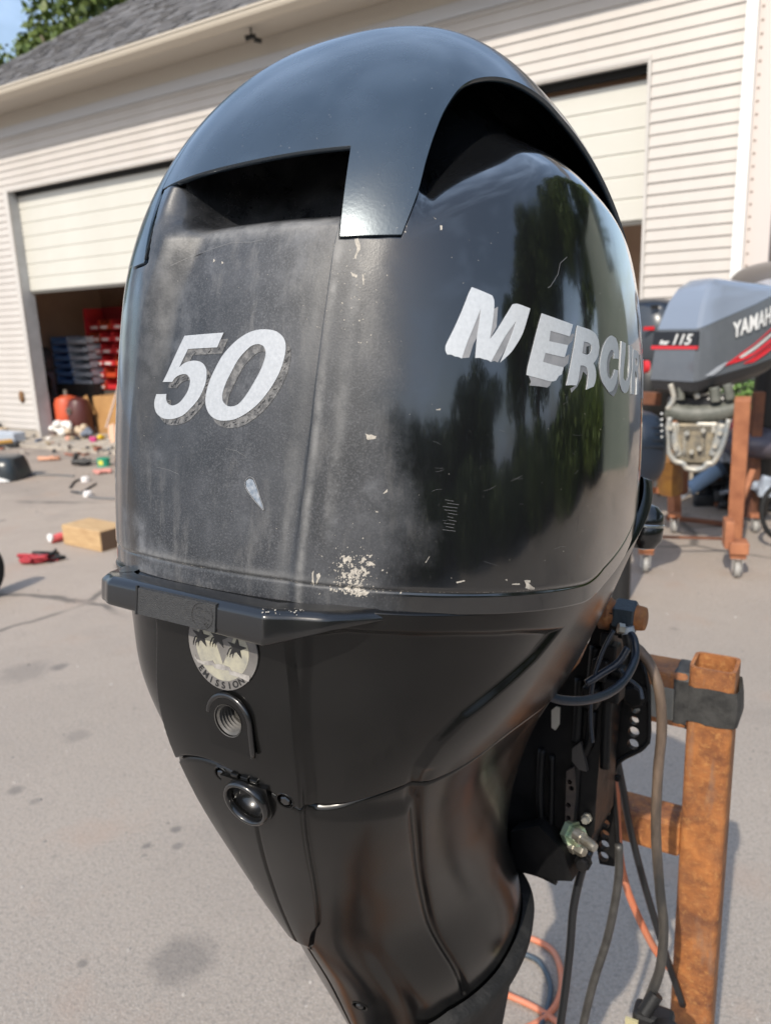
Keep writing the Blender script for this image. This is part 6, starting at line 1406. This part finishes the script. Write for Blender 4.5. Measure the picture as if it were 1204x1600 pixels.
text_mesh('lettering', 'SUZUKI', .085, mat('decal_white', (.75, .75, .74), .4), Matrix.Translation((-.14, -.226, .115)) @ Matrix.Rotation(R(84), 4, 'X'), e, .004, bold=.004)
bm = bmesh.new(); L = [(-.30, .0), (-.30, .075), (-.1, .082), (.08, .07), (.20, .04), (.26, .012), (.1, .006)]
A = [bm.verts.new((x, -.232 + z_ * .02, z_)) for x, z_ in L]; B = [bm.verts.new((x, -.21, z_)) for x, z_ in L]
bm.faces.new(A)
for i in range(7): bm.faces.new((A[i], A[(i+1) % 7], B[(i+1) % 7], B[i]))
bm_obj('swoosh', bm, mat('decal_white', (.75, .75, .74), .4), e)
tag(box('blue_scrap', tuple(gnd(40, 745) + np.array([0, 0, .01])), (.11, .05, .02), mat('scrap_blue', (.10, .13, .35), .5), None, bevel=.004), 'small blue scrap beside the black cowl at the left', 'scrap')

# wooden block
a, b, c_ = gnd(128, 864), gnd(159, 863), gnd(100, 850)
t = NT('sawn_wood'); wv = t.noise(6, 5, .6, stretch=(1, 9, 9)); t.set('Base Color', t.mix(t.ramp(wv, .3, .7), (.36, .22, .105), (.55, .38, .20))); t.set('Roughness', .75)
t.bump(wv, .3, .003)
wb = empty('timber_block', tuple((b + c_) / 2), math.atan2(*(b - c_)[[1, 0]])); tag(wb, 'short thick sawn timber block lying on the asphalt left of the motor', 'timber block')
Lb = np.hypot(*(b - c_)[:2])
box('timber', (.0, .12, .075), (Lb, .24, .15), MATS['sawn_wood'], wb, bevel=.006); box('shaded_end', (Lb / 2 + .001, .12, .075), (.004, .225, .135), mat('end_shade', (.13, .08, .05), .8), wb)  # dark sheet on the end face: its shade is put into the colour
# litter by it
e = empty('drink_cup', tuple(gnd(88, 848)), .6); tag(e, 'crushed red and white cup lying against the timber block', 'cup')
cyl('cup_body', (-.03, 0, .03), (.05, .02, .035), .028, mat('cup_red', (.60, .10, .10), .5), e, r1=.034); cyl('cup_lid', (-.045, -.005, .045), (-.028, 0, .045), .030, mat('cup_white', (.75, .73, .72), .5), e)
def tangle(name, lab, cat, c, r_, n, m, rad, seed, flat=.35, parent=None):
    rr_ = random.Random(seed); P_ = []
    for i in range(n):
        a = rr_.uniform(0, 6.28); q_ = rr_.uniform(.2, 1) * r_; P_.append((q_ * math.cos(a) * 1.6, q_ * math.sin(a), rad + abs(rr_.gauss(0, .3)) * r_ * flat))
    o = tube(name, P_, rad, m, parent, seg=7, n=6); o.location = tuple(c) if parent is None else tuple(c)
    if lab: tag(o, lab, cat)
    return o
e = empty('ratchet_strap', tuple(gnd(62, 878))); tag(e, 'heap of dark red strap and black cord on the asphalt', 'strap')
tangle('strap', None, None, (0, 0, 0), .085, 40, mat('strap_red', (.33, .025, .035), .7), .013, 3, .8, e); tangle('cord', None, None, (.05, .03, 0), .08, 24, M_black, .010, 5, .9, e)
tangle('strap', None, None, (.10, 0, 0), .04, 6, mat('strap_red', (.33, .025, .035), .7), .006, 8, .2, e)
# spare wheel at the left border
wp_ = gnd(-14, 935); e = empty('spare_tyre', tuple(wp_ + np.array([.115, 0, .0]))); tag(e, 'black tyre standing upright, cut by the left edge of the picture', 'tyre')
Mx = Matrix.Translation((-.155, 0, .165)) @ Matrix.Rotation(R(75), 4, 'Z') @ Matrix.Rotation(R(90), 4, 'X')
lathe('tyre_tread', [(.10, -.045), (.14, -.05), (.158, -.04), (.165, -.02), (.165, .02), (.158, .04), (.14, .05), (.10, .045), (.10, -.045)], Mx, M_rub, e, seg=40)
lathe('rim', [(0, -.01), (.06, -.012), (.08, -.035), (.102, -.04), (.102, .04), (.08, .03), (0, .02)], Mx, M_alu, e, seg=30)
# tape roll and gadgets near the door
tp = gnd(163, 728); e = empty('twine_tub', tuple(tp)); tag(e, 'small green tub with a yellow mark on the asphalt by the doorway', 'tub')
cyl('tub', (0, 0, 0), (0, 0, .095), .072, mat('tub_green', (.02, .28, .17), .4), e, seg=24); box('tub_mark', (-.01, -.073, .05), (.05, .004, .05), mat('mark_yellow', (.65, .60, .08), .5), e)
e = empty('cordless_drill', tuple(gnd(130, 728))); tag(e, 'black power tool lying on its side left of the green tub', 'power tool')
cyl('drill_body', (-.12, 0, .05), (.10, 0, .05), .035, M_black, e); box('drill_grip', (-.08, .02, .10), (.05, .04, .12), M_black, e, rot=Matrix.Rotation(.4, 3, 'Y'), bevel=.01); box('drill_battery', (.02, .0, .035), (.10, .09, .06), M_black, e, bevel=.01)
cyl('drill_chuck', (.10, 0, .05), (.20, 0, .045), .02, M_clamp, e)
tag(tube('lamp_cord', [g(110, 762), g(118, 752), g(133, 749)], .012, M_cabk, seg=8), 'short black cord ending at the upper white cap on the yard', 'cord')
tag(tube('lamp_cord', [g(112, 768), g(126, 770), g(140, 762), g(150, 756)], .011, M_cabk, seg=8), 'short black cord beside the lower white cap on the yard', 'cord')
tag(tube('garden_hose', [g(35, 742), g(70, 742), g(100, 743), g(116, 744)], .012, mat('hose_grey', (.12, .12, .12), .6), seg=8), 'grey hose running right from the black cowl on the yard', 'hose')
tag(tube('garden_hose', [g(120, 768), g(145, 777), g(165, 779), g(215, 780)], .011, mat('hose_grey', (.12, .12, .12), .6), seg=8), 'grey hose running behind the near motor at cap height', 'hose')
for (x, y, lab) in ((134, 749, 'white plastic cap on the yard, upper of the two'), (138, 772, 'pinkish white plastic cap on the yard, lower of the two')):
    o = lathe('bottle_cap', [(0, .05), (.030, .05), (.042, .04), (.045, 0), (0, 0)], Matrix.Identity(4), mat('cap_white', (.72, .68, .66), .4), None, seg=20); o.location = tuple(gnd(x, y + 3)); tag(o, lab, 'cap')
tangle('orange_rag', 'faded orange rag dropped on the yard below the doorstep', 'rag', gnd(78, 719), .10, 14, mat('rag_orange', (.55, .28, .18), .8), .018, 13, .3)
tangle('pink_rag', 'faded pink rag lying below the green tub', 'rag', gnd(160, 740), .10, 12, mat('rag_pink', (.55, .24, .20), .8), .014, 14, .3)
# under the siding at the left
p = bw(-.15, -.28, .02); e = empty('tool_tray', tuple(p), BA); tag(e, 'pale blue grey tray leaning under the siding by the door jamb', 'tray')
box('tray', (0, 0, .09), (.62, .20, .15), mat('tray_bluegrey', (.38, .42, .48), .4), e, bevel=.02); box('tray_label', (-.26, -.103, .12), (.10, .006, .07), mat('tray_blue', (.08, .22, .50), .5), e)
p = bw(-.42, -.62, .0); e = empty('plastic_bag', tuple(p)); tag(e, 'crumpled pale green bag on the ground by the wall', 'bag')
blob('bag', (0, 0, .07), (.17, .12, .08), mat('bag_green', (.46, .50, .40), .6), e, .3, 1.7, 12); blob('bag_neck', (.08, 0, .13), (.06, .05, .05), mat('bag_green', (.46, .50, .40), .6), e, .3, 1.7, 10)
p = bw(.10, -.55, .0); e = empty('tool_case', tuple(p), .2); tag(e, 'flat black case with an orange pouch on the ground below the tray', 'case')
box('case', (0, 0, .03), (.50, .25, .06), M_black, e, bevel=.01); box('pouch', (.08, -.05, .085), (.20, .12, .05), mat('pouch_orange', (.45, .25, .06), .6), e, rot=Matrix.Rotation(.3, 3, 'Z'), bevel=.015)
p = bw(-.75, -.15, .0); e = empty('dark_bucket', tuple(p)); tag(e, 'dark bucket against the wall at the left edge', 'bucket')
lathe('bucket', [(0, 0), (.10, 0), (.13, .26), (.122, .26), (.095, .02), (0, .02)], Matrix.Identity(4), mat('bucket_slate', (.08, .10, .11), .5), e); tube('bucket_handle', [(-.13, 0, .25), (0, -.02, .20), (.13, 0, .25)], .005, M_steel, e)
p = bw(-.55, -.12, .0); tag(box('plank_offcut', tuple(p + np.array([0, 0, .10])), (.22, .10, .20), mat('offcut_wood', (.50, .38, .24), .7, col2=(.40, .29, .18), scale=6), None, rot=Matrix.Rotation(BA, 3, 'Z'), bevel=.01), 'pale timber offcut standing under the siding at the left', 'timber')
# rusty stain box on the siding
tag(blob('wasp_nest', bw(-.045, -.03, .66), (.055, .03, .09), mat('nest_brown', (.22, .12, .05), .9, col2=(.12, .06, .03), scale=30, bump=.5), None, BA, 2.0, 14), 'small brown nest stuck on the siding left of the door', 'nest')

# ================================================================== inside the open doorway
def inb(name, s, y, lab, cat, rz=0.0): e = empty(name, tuple(bw(s, y, .09)), BA + rz); tag(e, lab, cat); return e
def won(x, y, off):
    d = pray(x, y); k = ((B0 - EYEP) @ WN + off) / (d @ WN); P_ = EYEP + k * d; return (P_ - B0) @ WD, P_[2]
M_bred = mat('bin_red', (.62, .035, .03), .45, col2=(.45, .02, .05), scale=3); M_bred2 = mat('bin_orange_red', (.50, .06, .02), .45)
M_bblue = mat('bin_blue', (.20, .36, .68), .45); M_bgrey = mat('bin_grey', (.62, .65, .70), .5)
def binmesh(w_, d_, h, m, key):
    if key in binmesh.c: return binmesh.c[key]
    bm = bmesh.new(); t_ = .012
    add_box(bm, (0, d_ / 2, t_ / 2), (w_, d_, t_)); add_box(bm, (-w_/2 + t_/2, d_/2, h/2), (t_, d_, h)); add_box(bm, (w_/2 - t_/2, d_/2, h/2), (t_, d_, h)); add_box(bm, (0, d_ - t_/2, h/2), (w_, t_, h)); add_box(bm, (0, t_/2, h*.28), (w_, t_, h*.5))
    me = bpy.data.meshes.new('parts_bin'); bm.to_mesh(me); bm.free(); me.materials.append(m); binmesh.c[key] = me; return me
binmesh.c = {}
RY = 1.25
sA, zA = won(152, 608, RY); sB, zB = won(150, 497, RY); s1, _ = won(205, 560, RY)
rack = inb('bin_rack', sA - .02, RY, 'rack of red parts bins standing inside the doorway', 'bin rack')
for rr_ in range(6):
    for cc in range(4):
        m = M_bred if (rr_ * 3 + cc) % 4 else M_bred2; hh = (zB - zA) / 6
        o = bpy.data.objects.new('parts_bin', binmesh(.26, .30, hh * .82, m, ('r', m.name))); COL.objects.link(o); o.parent = rack; o.location = (.14 + cc * .275, -.02, zA - .09 + rr_ * hh)
        if rr_ > 1 or cc != 1: box('bin_label', (.14 + cc * .275 + (-.03 if cc % 2 else .02), -.024, zA - .09 + rr_ * hh + hh * .22), (.15, .006, hh * .20), mat('label_white', (.62, .58, .56), .6), rack)
box('rack_panel', (.55, .30, (zA + zB) / 2 - .05), (1.15, .02, zB - zA + .25), mat('rack_red_dark', (.20, .012, .015), .5), rack); box('rack_side', (-.015, .12, (zA + zB) / 2 - .02), (.02, .34, zB - zA + .16), M_bred, rack)
sC, zC = won(88, 600, 1.1); sD, zD = won(86, 522, 1.1); sE, _ = won(142, 560, 1.1)
rk2 = inb('bin_stack', sC, 1.1, 'stack of pale blue and grey parts bins left of the red rack', 'bin stack')
wB = (sE - sC)
for i in range(6):
    hh = (zD - zC) / 6.3
    o = bpy.data.objects.new('parts_bin', binmesh(wB * .42, .28, hh * .92, M_bblue, 'b')); COL.objects.link(o); o.parent = rk2; o.location = (wB * .21 + .01 * i * -.8 + .05, 0, zC - .09 + i * hh)
    o = bpy.data.objects.new('parts_bin', binmesh(wB * .50, .26, hh * .85, M_bgrey, 'g')); COL.objects.link(o); o.parent = rk2; o.location = (wB * .70 - .012 * i + .05, .0, zC - .09 + i * hh)
box('stack_base', (wB * .5, .15, (zC - .09) / 2), (wB, .3, zC - .09), M_dark, rk2); box('rack_base', (.55, .15, (zA - .09) / 2), (1.1, .3, zA - .10), M_dark, rack)
cb_, zcb = won(175, 640, .55)
e = inb('cardboard_box', cb_, .55, 'large brown cardboard box just inside the doorway beside the motor', 'box', .1)
s_w = .95; M_card = mat('cardboard', (.42, .23, .085), .75, col2=(.34, .18, .065), scale=4)
box('carton', (.12, .2, .27), (s_w, .4, .54), M_card, e, bevel=.01); box('carton_flap', (-.40, -.06, .40), (.14, .01, .30), M_card, e, rot=Matrix.Rotation(-.45, 3, 'Y'))
s_, z_ = won(106, 640, .40); e = inb('gas_tank', s_, .40, 'orange gas tank standing in the doorway by the jamb', 'tank')
lathe('tank', [(0, 0), (.15, 0), (.18, .06), (.18, .44), (.15, .52), (.05, .56), (0, .56)], Matrix.Identity(4), mat('tank_orange', (.58, .10, .04), .45, col2=(.48, .08, .035), scale=5), e); cyl('tank_valve', (0, 0, .56), (0, 0, .64), .03, M_steel, e)
s_, z_ = won(125, 645, .34); e = inb('fuel_tank', s_, .34, 'dark maroon tank with a dial standing right of the orange tank', 'tank')
lathe('tank', [(0, 0), (.14, 0), (.17, .05), (.17, .40), (.13, .50), (.04, .54), (0, .54)], Matrix.Identity(4), mat('tank_maroon', (.085, .025, .022), .4), e)
cyl('dial', (0, -.19, .36), (0, -.165, .36), .05, M_steel, e); cyl('dial_face', (0, -.194, .36), (0, -.189, .36), .038, M_dark, e)
s_, z_ = won(72, 600, .55); e = inb('compressor', s_ - .0, .55, 'dark machine with a blue grey column in the shade beside the jamb', 'machine')
box('column', (.05, 0, .45), (.14, .2, .9), mat('machine_slate', (.05, .06, .085), .5), e, bevel=.02); blob('machine_head', (.02, 0, 1.05), (.13, .15, .22), M_engb, e, 0, 2.4, 14); tube('machine_hose', [(.1, -.1, .9), (.2, -.14, .7), (.30, -.12, .62), (.36, -.1, .5)], .03, M_black, e)
cyl('pulley', (.22, -.16, .72), (.22, -.12, .72), .13, M_black, e)
s_, z_ = won(85, 470, 1.9); e = inb('wall_jacket', s_, 1.95, 'dusty pink coat hanging high on the back wall of the workshop', 'coat')
blob('coat', (.15, 0, z_ - .12), (.28, .10, .22), mat('coat_pink', (.30, .11, .11), .8), e, .2, 1.8, 14); box('coat_hook', (.15, .1, z_ + .12), (.05, .2, .03), M_steel, e)
a, b = bw(*((won(166, 668, .30)[0]), .30, won(166, 668, .30)[1])), bw(*((won(190, 590, .30)[0]), .30, won(190, 590, .30)[1]))
bp = a.copy(); e = empty('push_broom', tuple(bp)); tag(e, 'broom with a pale handle leaning on the cardboard box', 'broom')
cyl('broom_handle', (0, 0, 0), rel(b, a) * 1.3, .014, mat('handle_pale', (.62, .50, .45), .5), e); box('broom_head', (0, 0, -.05), (.18, .05, .06), M_card, e)
def lit(name, lab, cat, s, y, size, col, seed, n=5, part='piece'):
    rr_ = random.Random(seed); e = empty(name, tuple(bw(s, y, .0 + (.09 if y > 0 else .05))), BA); tag(e, lab, cat); m = mat(part + '_' + name, col, .55)
    for i in range(n):
        blob(part, (rr_.gauss(0, size * .5), rr_.gauss(0, size * .3), size * rr_.uniform(.3, .6) + i * size * .09), (size * rr_.uniform(.35, .6), size * rr_.uniform(.3, .5), size * rr_.uniform(.28, .5)), m, e, rr_.uniform(0, 3), 1.8, 10)
    return e
s_, _ = won(98, 672, .12); lit('white_rags', 'heap of white rags spilling out at the foot of the orange tank', 'rags', s_, .12, .16, (.72, .70, .66), 1, 8, 'rag')
s_, _ = won(120, 665, .12); lit('tan_glove', 'tan work gloves heaped beside the white rags', 'gloves', s_, .12, .13, (.48, .38, .27), 2, 6, 'glove')
s_, _ = won(156, 672, .06); lit('yellow_funnel', 'bright yellow plastic funnel on the doorstep', 'funnel', s_, .06, .08, (.75, .48, .02), 3, 2, 'funnel')
s_, _ = won(78, 686, -.05); lit('white_bottle', 'small white bottle at the foot of the door jamb', 'bottle', s_, -.05, .075, (.72, .68, .64), 4, 2, 'bottle')
s_, _ = won(112, 683, -.02); lit('orange_gloves', 'salmon coloured gloves on the doorstep', 'gloves', s_, -.02, .08, (.58, .30, .22), 5, 4, 'glove')
s_, _ = won(150, 683, .0); lit('magenta_cloth', 'magenta cloth lying on the doorstep', 'cloth', s_, .0, .09, (.45, .04, .16), 6, 4, 'cloth')
s_, _ = won(132, 682, .02); lit('slate_pouch', 'slate grey tool pouch lying on the doorstep', 'pouch', s_, .02, .13, (.13, .15, .19), 7, 6, 'pouch')
s_, _ = won(172, 680, .0); e = inb('plywood_offcuts', s_, .02, 'pinkish plywood offcuts leaning on the doorstep by the motor', 'plywood')
for i in range(4): box('plywood', (.02 + i * .08, .02 * i, .10), (.12, .015, .26 - .03 * i), mat('plywood_pink', (.55, .36, .25), .7), e, rot=Matrix.Rotation(-.3, 3, 'X') @ Matrix.Rotation(.2 * i - .3, 3, 'Y'))

e = empty('doorway_litter', tuple(bw(.8, -.1, .0)), BA); tag(e, 'scatter of small parts and scraps along the doorstep of the open bay', 'litter', kind='stuff')
for ci, col in enumerate(((.05, .05, .055), (.38, .35, .31), (.26, .11, .07), (.10, .12, .16), (.30, .24, .16), (.20, .19, .175))):
    bm = bmesh.new(); rr_ = random.Random(50 + ci)
    for i in range(15):
        y_ = rr_.uniform(-.75, .28); s_ = rr_.uniform(.015, .055); zf = .09 if y_ > 0 else (.05 if y_ > -.4 else .0)
        add_box(bm, (rr_.uniform(-1.9, 1.6), y_, zf + s_ * .35), (s_ * rr_.uniform(.6, 2.2), s_, s_ * rr_.uniform(.3, 1.0)), Matrix.Rotation(rr_.uniform(0, 3), 3, 'Z') @ Matrix.Rotation(rr_.uniform(-.4, .4), 3, 'X'))
    tag(bm_obj('scrap', bm, mat('litter_%d' % ci, col, .6), e), kind='stuff')
# little debris scattered over the yard
bm = bmesh.new(); rs = random.Random(77)
for i in range(900):
    az = rs.uniform(-35, 40); d = rs.uniform(1.2, 9.5) if i % 3 else rs.uniform(7, 10); x, y = d * math.sin(R(az)), d * math.cos(R(az)); s = rs.uniform(.002, .006) * (1 + d * .16)
    vs = [Vector((x + s * rs.uniform(.5, 1.2) * math.cos(k * 1.256), y + s * rs.uniform(.5, 1.2) * math.sin(k * 1.256), 0)) for k in range(5)]
    A = [bm.verts.new(v_) for v_ in vs]; tp_ = bm.verts.new((x, y, s * rs.uniform(.3, .9)))
    for k in range(5): bm.faces.new((A[k], A[(k+1) % 5], tp_))
tag(bm_obj('grit', bm, mat('grit_pale', (.36, .33, .30), .8, col2=(.15, .14, .13), scale=3, lo=.45, hi=.55), None), 'loose grit and specks scattered over the asphalt', 'grit', kind='stuff')
